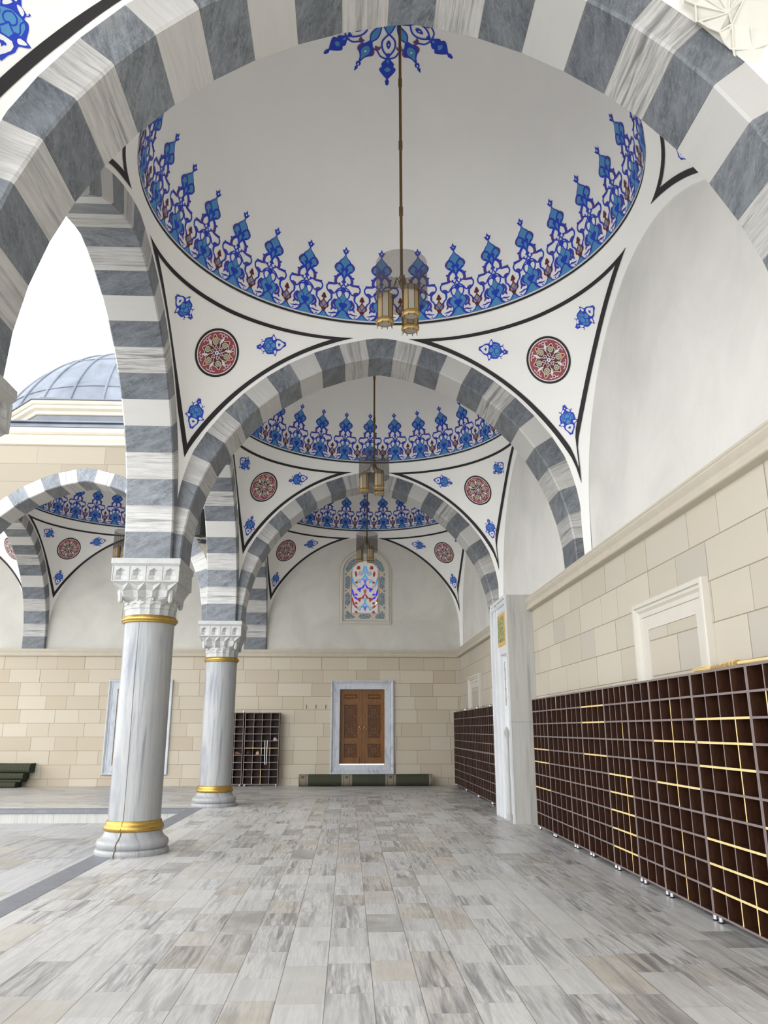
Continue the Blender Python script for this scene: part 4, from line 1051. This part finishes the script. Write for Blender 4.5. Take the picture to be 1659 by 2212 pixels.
    cart([(-0.20, 4.71), (-0.13, 4.64), (0.13, 4.64), (0.20, 4.71), (0.13, 4.78), (-0.13, 4.78)])
    bo.build('border_panes', GM_, r)
    # raised ribs round the centre field
    rb = MB()
    pts = [(-HW - 0.012, Z0 - 0.012)] + [(-HW - 0.012, 5.4)] + [((HW + 0.012) * math.cos(PI - PI * i / 20), ZSP + (RISE + 0.014) * math.sin(PI * i / 20)) for i in range(21)] + [(HW + 0.012, 5.4), (HW + 0.012, Z0 - 0.012), (-HW - 0.012, Z0 - 0.012)]
    rb.tube([(x, -0.012, z) for x, z in pts], 0.012, 6)
    rb.build('rib', M['trimw'], r)
    return r
make_window('window_3', 0.45, 'arched stained glass window with red, blue and turquoise leaves high on the back wall')
w4 = copy_tree(bpy.data.objects['window_3'], loc=(XD + 0.02, 23.10, 0), label='arched window on the back wall hidden behind the near column, only the bottom corners of its frame showing'); w4.name = 'window_4'

# ------------------------------------------------------------------ marble pier with its niche
pier = thing('marble_pier', 'tall grey marble pier between the near and far shoe racks', 'pier', (0, 0, 0))
PX, PY0, PY1, PT = 2.74, 13.69, 15.17, 3.805
m = MB(); m.box(PX + 0.004, 3.3, PY0, PY0 + 0.03, 0, 1.617); m.box(PX + 0.004, 3.3, PY0, PY0 + 0.03, 1.622, PT)
m.build('front_slab', M['pier'], pier)
m = MB(); NY0, NY1, NZ = 13.80, 14.42, 2.80
m.box(PX + 0.02, 3.3, PY0 + 0.03, NY0, 0, PT); m.box(PX + 0.02, 3.3, NY1, PY1, 0, PT); m.box(PX + 0.02, 3.3, NY0, NY1, NZ, PT)
vs = []; fs = []
for i in range(17):
    a = PI * i / 16; y = (NY0 + NY1) / 2 - math.cos(a) * (NY1 - NY0) / 2; x = PX + 0.02 + 0.24 * math.sin(a)
    vs += [(x, y, 0), (x, y, NZ)]
m.add(vs, [(2 * i, 2 * i + 2, 2 * i + 3, 2 * i + 1) for i in range(16)])
m.box(PX, PX + 0.03, PY0 - 0.005, PY0 + 0.055, 0, PT)
m.build('core', M['niche'], pier)
m = MB()
for (a, w, h) in ((15.17, 0.07, 0.035), (15.09, 0.05, 0.022), (15.02, 0.04, 0.05), (14.95, 0.12, 0.012), (14.82, 0.05, 0.03), (14.74, 0.16, 0.008), (14.56, 0.06, 0.022)):
    m.bevbox(PX + 0.02 - h, PX + 0.03, a - w, a, 0, PT - 0.001, 0.004)
for (z, w, h) in ((PT, 0.06, 0.035), (3.735, 0.04, 0.022), (3.68, 0.035, 0.04), (3.62, 0.07, 0.012)):
    m.bevbox(PX + 0.02 - h, PX + 0.03, PY0 + 0.03, PY1, z - w, z, 0.004)
m.build('moulding', M['niche'], pier)
m = MB(); m.bevbox(PX + 0.004, PX + 0.03, 13.80, 14.47, 2.95, 3.52, 0.003, 1); m.bevbox(PX, PX + 0.02, 13.84, 14.43, 3.02, 3.46, 0.002, 0)
m.build('gilt_panel', [M['green'], M['yp']], pier)
m = MB(); random.seed(11)
for zc, r_ in ((2.52, 0.03), (2.36, 0.045), (2.2, 0.06), (2.05, 0.075), (1.88, 0.06)):    # carved cresting in the niche head
    for dy in (-0.16, -0.05, 0.06):
        m.lathe([(0.001, zc - 0.1), (r_ * 0.5, zc - 0.06), (r_, zc), (r_ * 0.35, zc + 0.05), (0.001, zc + 0.09)], 5, PX + 0.10 + abs(dy) * 0.3, 13.99 + dy, cap=False)
m.lathe([(0.05, 0.0), (0.05, 0.08), (0.032, 0.1), (0.030, 1.35), (0.045, 1.4), (0.05, 1.47), (0.001, 1.55)], 12, PX + 0.06, 14.30, cap=False)
m.tube([(PX + 0.02, 14.02, 1.9), (PX + 0.02, 14.02, 2.66)], 0.008, 5)
for z in (1.98, 2.16, 2.34, 2.5): m.tube([(PX + 0.02, 13.97, z + 0.03), (PX + 0.02, 14.0, z), (PX + 0.02, 14.04, z), (PX + 0.02, 14.07, z + 0.03)], 0.006, 5)
m.build('niche_carving', M['pier'], pier)

# ------------------------------------------------------------------ carved plaster fan at the top right
FP_ = {'S': [2.518, 4.112, 6.174], 'A': [2.311, 4.135, 6.265], 'C': [2.335, 4.195, 6.184], 'D': [2.351, 4.189, 6.182], 'E': [2.486, 4.193, 6.101], 'F': [2.529, 4.222, 6.043], 'G': [2.569, 4.235, 6.007], 'H': [2.587, 4.232, 6.0], 'I': [2.552, 4.144, 6.119], 'J': [2.596, 4.039, 6.213], 'K': [2.706, 4.198, 5.971], 'L': [2.668, 4.123, 6.078], 'M': [2.608, 4.26, 5.956], 'N': [2.665, 4.268, 5.915], 'O': [2.354, 4.096, 6.286], 'P': [2.448, 4.07, 6.261], 'Q': [2.508, 4.054, 6.246], 'R': [2.555, 4.041, 6.233], 'T': [2.238, 4.136, 6.305], 'U': [2.788, 4.152, 5.977], 'V': [2.838, 4.294, 5.788], 'W': [3.15, 4.315, 5.588], 'X': [2.95, 3.792, 6.292], 'Y': [2.175, 3.996, 6.499], 'Z': [2.741, 4.017, 6.156], 'a': [2.313, 3.96, 6.462], 'b': [2.422, 3.931, 6.433], 'c': [2.53, 3.903, 6.404], 'e': [2.414, 4.195, 6.14], 'f': [2.637, 3.875, 6.375]}
fan = MB(); FN = Vector((-0.35, -0.7, -0.62)).normalized()
def fp(k, h=0.0): return Vector(FP_[k]) + FN * h
rim = 'T A C D e E F G H M N V W X f c b a Y'.split()
fan.add([fp(k, -0.012) for k in rim] + [fp(k, -0.25) for k in rim], [tuple(range(len(rim)))] + [(i, (i + 1) % len(rim), len(rim) + (i + 1) % len(rim), len(rim) + i) for i in range(len(rim))])
def facet(*ks): fan.add([fp(k, h) for k, h in ks], [tuple(range(len(ks)))])
S_ = ('S', 0.05)
for a_, b_, h in (('A', 'D', 0.0), ('O', 'A', 0.035), ('P', 'O', 0.0), ('Q', 'P', 0.03), ('R', 'Q', 0.0), ('J', 'R', 0.03), ('I', 'J', 0.0), ('D', 'E', 0.03), ('E', 'I', 0.0)):
    facet(S_, (a_, 0.015), (b_, h))
facet(('E', 0.03), ('F', 0.03), ('I', 0.02)); facet(('F', 0.03), ('H', 0.02), ('I', 0.02)); facet(('I', 0.02), ('H', 0.02), ('K', 0.04), ('L', 0.0)); facet(('I', 0.02), ('L', 0.0), ('J', 0.03))
facet(('L', 0.0), ('K', 0.04), ('U', 0.0), ('Z', 0.03)); facet(('L', 0.0), ('Z', 0.03), ('J', 0.03)); facet(('H', 0.02), ('M', 0.0), ('N', 0.02), ('K', 0.04)); facet(('K', 0.04), ('N', 0.02), ('V', 0.0), ('U', 0.0))
for l in ('T A C D e E F G', 'S A', 'S O', 'S P', 'S Q', 'S R', 'S D', 'S I', 'I J', 'I F', 'I H', 'E I', 'G H K U', 'H M N', 'K L'):
    fan.tube([fp(k, 0.05 if k == 'S' else 0.03) for k in l.split()], 0.0075, 6)
tag(fan.build('carved_plaster_fan', M['muq']), 'pale carved plaster stalactite fan in the top right corner beside the nearest arch', 'carving')

# ------------------------------------------------------------------ shoe racks
def rack(name, y0, y1, ncol, nrow, z0, z1, label, ysh=(), ydiv=(), legs='bottom', group='shoe racks along the right wall', xf=2.974, depth=0.236, thick=0.018):
    """front faces -x; columns run along y from y0 (near) to y1 (far). ysh: shelves with bare edges; ydiv: (divider, first row, last row)"""
    r = thing(name, label, 'shoe rack', (0, (y0 + y1) / 2, 0), 0, group); yc = (y0 + y1) / 2
    a, b = y0 - yc + 0.0015, y1 - yc - 0.0015; xb = xf + depth; t = thick; mats = [M['walnut'], M['edge'], M['yedge']]
    def panel(nm, ya, yb_, za, zb, e=1, parent=r, ed=0.0):
        m = MB(); m.box(xf + 0.0015 + ed, xb, ya, yb_, za, zb, 0); 
        m.box(xf + ed, xf + 0.002 + ed, ya, yb_, za, zb, e); return m.build(nm, mats, parent)
    m = MB(); m.box(xb - 0.006, xb, a, b, z0, z1); m.build('back_panel', M['walnut'], r)
    panel('side_panel', a, a + t, z0, z1); panel('side_panel', b - t, b, z0, z1)
    panel('top_panel', a + t, b - t, z1 - t, z1, ed=0.0005); panel('bottom_panel', a + t, b - t, z0, z0 + t, ed=0.0005)
    hz = (z1 - z0 - t) / nrow; cw = (b - a - t) / ncol
    for i in range(1, nrow):
        z = z1 - hz * i - t; panel('shelf', a + t, b - t, z, z + t, 2 if i in ysh else 1, ed=0.001)
    for j in range(1, ncol):
        y = a + cw * (ncol - j)                   # divider 1 is the farthest one
        m = MB(); w = t if j != ncol / 2 or ncol < 8 else t * 1.5; tt = w * 0.8
        m.box(xf + 0.003, xb - 0.006, y, y + tt, z0 + t, z1 - t, 0)
        for i in range(nrow):
            e = 1
            for (dj, r0, r1) in ydiv:
                if dj == j and r0 <= i + 1 <= r1: e = 2
            za, zb = z1 - hz * (i + 1) , z1 - hz * i - t
            m.box(xf + 0.0015, xf + 0.0035, y, y + tt, za, zb, e)
        m.build('divider', mats, r)
    def leg(y, x, up=False):
        g = MB(); h = z0 if not up else 0.05; g.lathe([(0.001, 0.012), (0.020, 0.012), (0.019, h)] if not up else [(0.019, 0), (0.020, h - 0.012), (0.001, h - 0.012)], 14, x, y, 0)
        o = g.build('leg', M['alu'], r, smooth=40)
        f = MB(); f.lathe([(0.022, 0.0), (0.022, 0.012)] if not up else [(0.022, h - 0.012), (0.022, h)], 14, x, y, 0); k = f.build('rubber_foot', M['rubber'], o)
        if up: o.location.z = z1
    if 'bottom' in legs:
        for y in (a + 0.05, b - 0.05):
            for x in (xf + 0.035, xb - 0.035): leg(y, x)
    if 'top' in legs:
        for y in (a + 0.05, b - 0.05): leg(y, xf + 0.06, True); leg(y - 0.02, xb - 0.04, True)
    return r
R_ = 'walnut shoe rack '
rack('shoe_rack', 4.88, 5.869, 4, 10, 0.054, 1.972, R_ + 'nearest of the row, cut by the right edge', (6,), ((1, 2, 2),))
rack('shoe_rack', 5.869, 6.862, 4, 10, 0.054, 1.972, R_ + 'with six bare yellow shelf edges, under the straw broom', (2, 3, 4, 7, 8, 9), ((3, 3, 6), (3, 9, 10), (2, 10, 10)))
rack('shoe_rack', 6.862, 7.853, 4, 10, 0.054, 1.972, R_ + 'with two yellow shelf edges and one long yellow upright', (3, 5), ((2, 2, 6), (2, 8, 10)))
rack('shoe_rack', 7.853, 8.515, 3, 10, 0.054, 1.972, R_ + 'narrow and without yellow, between those with two and five yellow shelves')
rack('shoe_rack', 8.515, 9.306, 4, 10, 0.054, 1.972, R_ + 'with five bare yellow shelf edges in its lower half', (5, 6, 7, 8, 9), ((3, 6, 10), (3, 3, 3)))
rack('shoe_rack', 9.306, 10.245, 4, 10, 0.054, 1.972, R_ + 'with yellow first, second and fourth shelf edges', (1, 2, 4))
rack('shoe_rack', 10.245, 10.935, 3, 10, 0.054, 1.972, R_ + 'narrow and all dark, third from the marble pier', ())
rack('shoe_rack', 10.935, 12.035, 4, 10, 0.054, 1.972, R_ + 'second from the marble pier, with one short yellow upright', (), ((2, 1, 1),))
rack('shoe_rack', 12.035, 12.99, 4, 10, 0.054, 1.972, R_ + 'standing against the marble pier, with three yellow shelf edges', (4, 5, 7))
FG = 'far shoe racks beyond the pier'
fy = [(15.25, 17.15), (17.15, 18.95), (18.95, 20.9), (20.9, 22.85)]
nm_ = ['next to the marble pier', 'second from the marble pier', 'second from the back corner', 'in the back corner']
for (a, b), w in zip(fy, nm_):
    rack('shoe_rack', a, b, 8, 5, 0.054, 1.010, 'dark brown shoe rack of the far run, lower tier, ' + w, group=FG, thick=0.016)
    rack('shoe_rack', a, b if b < 22 else 22.78, 8, 5, 1.011, 1.972, 'dark brown shoe rack of the far run, upper tier, ' + w, legs='' if b < 18 else 'top', group=FG, thick=0.016)
def turn_rack(r, x, y, rz):
    r.location = (0, 0, 0); r.rotation_euler = (0, 0, rz)
# racks on the back wall: built facing -x, turned to face -y
def back_rack(x0, x1, ncol, label, ydiv=(), ysh=()):
    r = rack('shoe_rack', -(x1 - x0) / 2, (x1 - x0) / 2, ncol, 10, 0.05, 1.955, label, ysh, ydiv, group='shoe racks on the back wall', xf=0.0, depth=0.28)
    r.location = ((x0 + x1) / 2, 22.75, 0); r.rotation_euler = (0, 0, PI / 2); return r
back_rack(-2.875, -1.915, 4, 'dark shoe rack on the back wall holding caps, a bag and two white rods', ((1, 5, 5), (2, 6, 6), (3, 6, 6), (1, 10, 10), (2, 9, 10)), (5,))
back_rack(-3.86, -2.905, 4, 'dark shoe rack on the back wall half hidden by the farther column')

def cap_shape(m, w, h, mi=0, seed=0):
    rr = random.Random(seed); n, k = 14, 6; vs = []
    for j in range(k + 1):
        e = PI / 2 * j / k
        for i in range(n):
            a = 2 * PI * i / n; q_ = 1 + 0.10 * math.sin(3 * a + seed) + rr.uniform(-.03, .03)
            vs.append((w * q_ * math.cos(e) * math.cos(a), w * 0.8 * q_ * math.cos(e) * math.sin(a), h * math.sin(e) * (1 + 0.06 * math.sin(2 * a))))
    m.add(vs, [(j * n + i, j * n + (i + 1) % n, (j + 1) * n + (i + 1) % n, (j + 1) * n + i) for j in range(k) for i in range(n)] + [tuple(range(n))[::-1]], mi)
hz_ = (1.955 - 0.05 - 0.018) / 10
def sz(row): return 1.955 - hz_ * row           # top of the shelf under a row
t = thing('cap', 'pale grey cap lying in the upper right compartment of the back wall rack', 'cap', (-2.035, 22.86, sz(4)))
m = MB(); cap_shape(m, 0.062, 0.085, 0, 1); m.build('crown', M['tan'], t, smooth=1)
m = MB(); m.add([(0.04 * math.cos(a) * 1.1 + 0.04, -0.04 * math.sin(a) - 0.03, 0.012) for a in [PI * i / 8 for i in range(9)]] + [(0.04 * math.cos(a) * 1.1 + 0.04, -0.04 * math.sin(a) - 0.03, 0.005) for a in [PI * i / 8 for i in range(9)]], [tuple(range(9)), tuple(range(9, 18))[::-1]] + [(i, i + 1, 10 + i, 9 + i) for i in range(8)]); m.build('brim', M['tan'], t)
t2_ = thing('cap', 'beige knitted cap in the middle compartment of the back wall rack', 'cap', (-2.50, 22.86, sz(6)))
m = MB(); cap_shape(m, 0.055, 0.10, 0, 4); m.build('crown', M['pinkish'], t2_, smooth=1)
m = MB(); m.lathe([(0.052, 0.002), (0.060, 0.006), (0.061, 0.022), (0.054, 0.028)], 16, cap=False); m.build('cuff', M['pinkish'], t2_, smooth=1)
t3_ = thing('shoe', 'brown shoe in the rack compartment just right of the farther column', 'shoe', (-3.05, 22.87, sz(6)))
m = MB(); n = 12; secs = [(-0.085, 0.025, 0.055), (-0.06, 0.033, 0.088), (-0.02, 0.034, 0.080), (0.03, 0.038, 0.055), (0.07, 0.034, 0.042), (0.095, 0.018, 0.028)]
vs = [(x, w * math.cos(a), 0.008 + h * max(0, math.sin(a)) ** 0.8 if math.sin(a) > 0 else 0.008) for x, w, h in secs for a in [2 * PI * i / n for i in range(n)]]
m.add(vs, [(j * n + i, j * n + (i + 1) % n, (j + 1) * n + (i + 1) % n, (j + 1) * n + i) for j in range(5) for i in range(n)] + [tuple(range(n)), tuple(5 * n + i for i in range(n))]); m.build('upper', M['brown'], t3_, smooth=1)
m = MB(); m.bevbox(-0.088, 0.098, -0.036, 0.036, 0, 0.012, 0.004); m.build('sole', M['rubber'], t3_)
m = MB(); cap_shape(m, 0.092, 0.15, 0, 8); m.tube([(-0.03, -0.072, 0.03), (-0.028, -0.085, -0.02), (0.03, -0.085, -0.02), (0.035, -0.07, 0.03)], 0.006, 6)
o = tag(m.build('shoulder_bag', M['rubber'], smooth=1), 'black cloth bag filling a compartment of the back wall rack', 'bag'); o.location = (-2.735, 22.86, sz(6))
for dx, lab in ((-0.024, 'left one of two slim white rods leaning on the back wall rack'), (0.024, 'right one of two slim white rods leaning on the back wall rack')):
    m = MB(); x = -2.265 + dx
    m.tube([(x + dx * 0.4, 22.738, 1.205), (x + dx * 0.4, 22.725, 1.195), (x + dx * 0.2, 22.72, 0.9), (x - dx * 0.2, 22.72, 0.58), (x - dx * 0.2, 22.738, 0.565)], 0.010, 8)
    tag(m.build('white_rod', M['white'], smooth=1), lab, 'rod', 'white rods on the back wall rack')
m = MB(); m.lathe([(0.020, 0.0), (0.020, 0.045)], 12, 0, 0, 0); m.tube([(0, 0, 0.045), (0.03, 0, 0.06), (0.05, 0, 0.02)], 0.008, 6)
o = tag(m.build('spare_cabinet_foot', M['alu'], smooth=40), 'small metal cabinet foot lying on top of the back wall rack', 'cabinet foot'); o.location = (-2.93, 22.80, 1.955)

# straw broom on top of the near racks
br = thing('straw_broom', 'straw hand broom lying on top of the near shoe racks', 'broom', (3.09, 6.4, 1.972)); random.seed(5)
m = MB()
for i in range(260):
    a = random.uniform(0, 2 * PI); s = math.sqrt(random.random())
    x1, z1_ = 0.014 * s * math.cos(a), 0.014 * s * math.sin(a)
    x2, z2_ = 0.052 * s * math.cos(a) + random.uniform(-.008, .008), 0.03 * s * math.sin(a)
    ln = random.uniform(0.24, 0.33)
    m.tube([(x1, 0.28, 0.03 + z1_), (x2 * 0.8, 0.28 + ln * 0.45, 0.032 + z2_), (x2, 0.28 + ln, 0.030 + z2_ * 0.8 - 0.006)], [0.0016, 0.0016, 0.0008], 3)
m.build('bristles', M['straw'], br)
m = MB()
for i in range(110):
    a = random.uniform(0, 2 * PI); s = math.sqrt(random.random())
    m.tube([(0.013 * s * math.cos(a), 0.28, 0.03 + 0.013 * s * math.sin(a)), (0.026 * s * math.cos(a), 0.10, 0.032 + 0.024 * s * math.sin(a)), (0.032 * s * math.cos(a), -0.22, 0.035 + 0.031 * s * math.sin(a))], 0.0022, 3)
m.build('bound_stalks', M['straw'], br)
m = MB()
for y in (0.285, 0.27, 0.06, -0.02, -0.11, -0.17): m.tube([((0.016 + (0.28 - y) * 0.036) * math.cos(t_), y, 0.033 + (0.016 + (0.28 - y) * 0.034) * math.sin(t_)) for t_ in [2 * PI * k / 14 for k in range(15)]], 0.003, 5)
m.build('binding', M['yedge'], br)
m = MB(); m.tube([(0, -0.18, 0.034), (0.0, -0.75, 0.028)], 0.016, 10); m.build('handle', M['yedge'], br, smooth=40)

# ------------------------------------------------------------------ carpets
def uvcyl(name, x0, x1, y, r, mats, sect, parent, smooth_=40):
    """extrude the closed section [(dy, z)] along x with uv in metres"""
    m = MB(); n = len(sect); k = max(2, int((x1 - x0) / 0.15)); vs = []; acc = [0]
    for i in range(n): acc.append(acc[-1] + math.dist(sect[i], sect[(i + 1) % n]))
    for j in range(k + 1):
        x = x0 + (x1 - x0) * j / k
        vs += [(x, y + a * (1 + 0.02 * math.sin(x * 3)), z * (1 + 0.012 * math.sin(x * 2.1 + i))) for i, (a, z) in enumerate(sect)]
    fs, uv = [], []
    for j in range(k):
        u0, u1 = (x1 - x0) * j / k, (x1 - x0) * (j + 1) / k
        for i in range(n):
            i2 = (i + 1) % n; fs.append((j * n + i, (j + 1) * n + i, (j + 1) * n + i2, j * n + i2)); uv.append([(u0, acc[i]), (u1, acc[i]), (u1, acc[i + 1]), (u0, acc[i + 1])])
    m.add(vs, fs, 0, uv)
    c0 = [(x0, y + a, z) for a, z in sect]; c1 = [(x1 + 0.0, y + a, z) for a, z in sect]
    m.add(c0, [tuple(range(n))], 1); m.add(c1, [tuple(range(n))[::-1]], 1)
    return m.build(name, mats, parent, smooth=smooth_)
rc_ = thing('rolled_carpet', 'rolled green carpet with beige diamond bands lying below the brown double door', 'carpet', (0, 0, 0))
sec = [(0.165 * math.cos(a) * (1.08 if math.sin(a) < 0 else 1), 0.155 + 0.155 * math.sin(a)) for a in [PI + 0.45 - 2 * PI * i / 30 for i in range(30)]]
uvcyl('roll', -1.33, 2.33, 22.78, 0.15, [M['carpet'], M['carpetd']], sec, rc_)
m = MB()
for x in (2.332, -1.332):     # spiral of the roll ends
    m.tube([(x, 22.78 + (0.15 - 0.004 * i) * math.cos(i * 0.5), 0.157 + (0.145 - 0.004 * i) * math.sin(i * 0.5)) for i in range(34)], 0.006, 5)
m.build('rolled_end', M['carpetd'], rc_)
fc = thing('folded_carpet', 'folded dark green carpet stacked in layers against the back wall at the far left', 'carpet', (0, 0, 0))
z = 0.0
for (h, xe, yo, hd) in ((0.20, -8.86, 22.74, 0.20), (0.10, -8.74, 22.76, 0.20), (0.24, -8.70, 22.80, 0.19), (0.35, -8.58, 22.86, 0.16)):
    sec = [(-hd + 0.03 * math.cos(a), z + h / 2 + (h / 2) * math.sin(a)) for a in [-PI / 2 - PI * i / 10 + PI for i in range(11)]][::-1]
    sec = [(-hd - (h / 2) * 0.7 * math.cos(a), z + h / 2 + (h / 2) * math.sin(a)) for a in [-PI / 2 + PI * i / 10 for i in range(11)]] + [(hd, z + h), (hd, z)]
    if z + h > 0.87: sec = [(a_ + 0.05 * (z_ - z) / h, z_) for a_, z_ in sec]
    uvcyl('carpet_layer', -13.0, xe, yo, 0.1, [M['carpetd'] if False else M['carpet'], M['carpetd']], sec, fc)
    z += h - 0.004
for ch in kids(fc):
    for u in ch.data.uv_layers[0].data: u.uv[0] = 0.5 + (u.uv[0] % 0.5); 
s_ = 0.62 / 0.89
fc.scale = (1, 1, s_)

# ------------------------------------------------------------------ hanging lamps
def lantern(parent, ax, ay, zt):
    """octagonal lantern, top at zt; origin on the lamp axis"""
    h, R_ = 0.36, 0.088
    c = MB(); c.lathe([(0.001, zt + 0.035), (0.012, zt + 0.03), (0.014, zt + 0.01), (R_ * 0.96, zt), (R_, zt - 0.012)], 8, ax, ay, a0=PI / 8); o = c.build('lantern', M['brass'], parent)
    b = MB(); zb = zt - h
    b.lathe([(R_, zb + 0.06), (R_ + 0.004, zb + 0.05), (R_ + 0.018, zb + 0.04), (R_ + 0.020, zb + 0.028), (R_ + 0.004, zb + 0.018), (R_ - 0.006, zb + 0.004), (R_ - 0.02, zb)], 8, ax, ay, cap=False, a0=PI / 8)
    b.build('base_ring', M['brass'], o)
    d = MB(); d.lathe([(R_ - 0.018, zb + 0.004), (0.001, zb + 0.006)], 8, ax, ay, cap=False, a0=PI / 8); d.build('bottom_glass', M['frost'], o)
    for k in range(8):
        a0, a1 = PI / 8 + k * PI / 4, PI / 8 + (k + 1) * PI / 4; rr = R_ - 0.003
        p = MB(); p.add([(ax + rr * math.cos(a), ay + rr * math.sin(a), z) for z in (zb + 0.055, zt - 0.010) for a in (a0 + 0.03, a1 - 0.03)], [(0, 1, 3, 2)])
        p.build('pane', M['brassp'] if k % 2 == 0 else M['frost'], o)
    f = MB()
    for k in range(8):
        a = PI / 8 + k * PI / 4; f.tube([(ax + R_ * math.cos(a), ay + R_ * math.sin(a), zb + 0.05), (ax + R_ * math.cos(a), ay + R_ * math.sin(a), zt - 0.008)], 0.0035, 4)
        f.lathe([(0.001, zb - 0.022), (0.005, zb - 0.014), (0.004, zb + 0.006)], 5, ax + (R_ - 0.008) * math.cos(a), ay + (R_ - 0.008) * math.sin(a), cap=False)
    for k in range(4):
        a = PI / 4 + k * PI / 2; q_ = R_ + 0.030
        f.tube([(ax + q_ * math.cos(a), ay + q_ * math.sin(a), zb - 0.012), (ax + q_ * math.cos(a), ay + q_ * math.sin(a), zt - 0.03)], 0.003, 4)
        for z in (zb + 0.03, zt - 0.06): f.tube([(ax + R_ * math.cos(a), ay + R_ * math.sin(a), z), (ax + q_ * math.cos(a), ay + q_ * math.sin(a), z)], 0.0025, 4)
    f.build('cage_rods', M['bronze'], o)
def make_lamp(label, x, y, HZ=6.30):
    t = thing('hanging_lamp', label, 'lamp', (x, y, 0), 0, 'hanging lamps under the domes')
    m = MB(); m.tube([(0, 0, HZ - 0.02), (0, 0, 10.05)], 0.017, 12)
    for z in (7.2, 8.1, 9.0): m.lathe([(0.018, z - 0.06), (0.024, z - 0.055), (0.024, z + 0.055), (0.018, z + 0.06)], 12)
    m.lathe([(0.001, 9.98), (0.05, 10.0), (0.07, 10.04), (0.07, 10.06)], 16, cap=False)
    m.build('rod', M['bronze'], t, smooth=40)
    m = MB(); m.lathe([(0.001, HZ - 0.11), (0.012, HZ - 0.10), (0.016, HZ - 0.06), (0.030, HZ - 0.045), (0.036, HZ - 0.02), (0.026, HZ), (0.016, HZ + 0.02), (0.03, HZ + 0.05), (0.018, HZ + 0.07)], 14); m.build('hub', M['bronze'], t, smooth=50)
    for k, deg in enumerate((176, -62, 56)):
        a = math.radians(deg); r_ = 0.185; cx_, sy_ = math.cos(a), math.sin(a); zt = HZ - 0.17
        m = MB(); m.tube([(cx_ * r, sy_ * r, z) for r, z in ((0.02, HZ - 0.02), (0.055, HZ + 0.05), (0.062, HZ), (0.085, HZ - 0.07), (0.13, HZ - 0.115), (r_, HZ - 0.13))], 0.008, 8)
        m.tube([(cx_ * r_, sy_ * r_, HZ - 0.115), (cx_ * r_, sy_ * r_, zt + 0.02)], 0.007, 8)
        m.build('arm', M['bronze'], t, smooth=50)
        lantern(t, cx_ * r_, sy_ * r_, zt)
    m = MB(); n = 64; R_ = 0.285; z0, z1 = HZ - 0.26, HZ + 0.22
    vs = [(R_ * math.cos(2 * PI * i / n), R_ * math.sin(2 * PI * i / n), z) for z in (z0, z1) for i in range(n)]
    fs, uv = [], []; per = 2 * PI * R_ / 0.013; hh = (z1 - z0) / 0.013
    for i in range(n):
        fs.append((i, (i + 1) % n, n + (i + 1) % n, n + i)); uv.append([(per * i / n, 0), (per * (i + 1) / n, 0), (per * (i + 1) / n, hh), (per * i / n, hh)])
    m.add(vs, fs, 0, uv); m.build('mesh_drum', M['mesh'], t, smooth=1)
    return t
lamp = make_lamp('largest brass lamp with three lanterns and wire drum, under the nearest dome', 0.535, YA)
copy_tree(lamp, loc=(0.43, YBB, 0), label='middle brass hanging lamp with three lanterns, in front of the second dome frieze')
copy_tree(lamp, loc=(0.44, YCC, 0), label='farthest brass hanging lamp with three lanterns, overlapping the stained glass window')
copy_tree(lamp, loc=(XD - 0.03, YCC, 0), label='brass hanging lamp of the back gallery, half hidden behind the near column capital')

# ------------------------------------------------------------------ loudspeaker and floodlight on the courtyard side of the farther column
ls = thing('loudspeaker', 'black wall loudspeaker mounted high beside the farther column, seen through the striped arch', 'loudspeaker', (-3.24, 16.55, 5.80), math.radians(-38))
m = MB(); vs = []
for z, k in ((-0.29, 1.0), (0.29, 1.0)): vs += [(-0.13 * k, -0.12, z), (0.13 * k, -0.12, z), (0.10 * k, 0.12, z), (-0.10 * k, 0.12, z)]
m.add(vs, [(0, 1, 2, 3), (4, 7, 6, 5), (0, 4, 5, 1), (1, 5, 6, 2), (2, 6, 7, 3), (3, 7, 4, 0)]); m.build('cabinet', M['black'], ls)
m = MB(); m.bevbox(-0.115, 0.115, -0.132, -0.118, -0.275, 0.275, 0.008); m.build('grille', M['rubber'], ls)
m = MB(); m.bevbox(-0.012, 0.012, -0.136, -0.131, -0.235, -0.21, 0.002); m.build('badge', M['white'], ls)
m = MB(); m.tube([(0.0, 0.1, 0.05), (0.13, 0.2, 0.05)], 0.015, 8); m.build('bracket', M['black'], ls)
fl = thing('security_floodlight', 'small black floodlight just below the loudspeaker', 'floodlight', (-3.17, 16.6, 5.40), math.radians(-60))
m = MB(); m.bevbox(-0.06, 0.06, -0.09, 0.07, -0.035, 0.035, 0.012); m.build('body', M['black'], fl)
m = MB(); m.bevbox(-0.055, 0.055, -0.13, -0.088, 0.025, 0.038, 0.004); m.build('visor', M['black'], fl)
m = MB(); m.tube([(0, 0.06, 0), (0.06, 0.13, -0.02)], 0.01, 8); m.build('bracket', M['black'], fl)

# small iron hooks left of the door
for x_, lab in ((-1.20, 'left'), (-0.93, 'middle'), (-0.65, 'right')):
    m = MB(); m.bevbox(-0.010, 0.010, -0.006, 0.0, -0.055, 0.055, 0.002); m.tube([(0, -0.004, 0.03), (0, -0.035, 0.035), (0, -0.045, 0.01), (0, -0.035, -0.02), (0, -0.055, -0.03)], 0.005, 6)
    o = tag(m.build('wall_hook', M['leadd']), lab + ' one of three small dark hooks on the back wall left of the door', 'hook', 'hooks beside the door'); o.location = (x_, YBACK, 2.12)
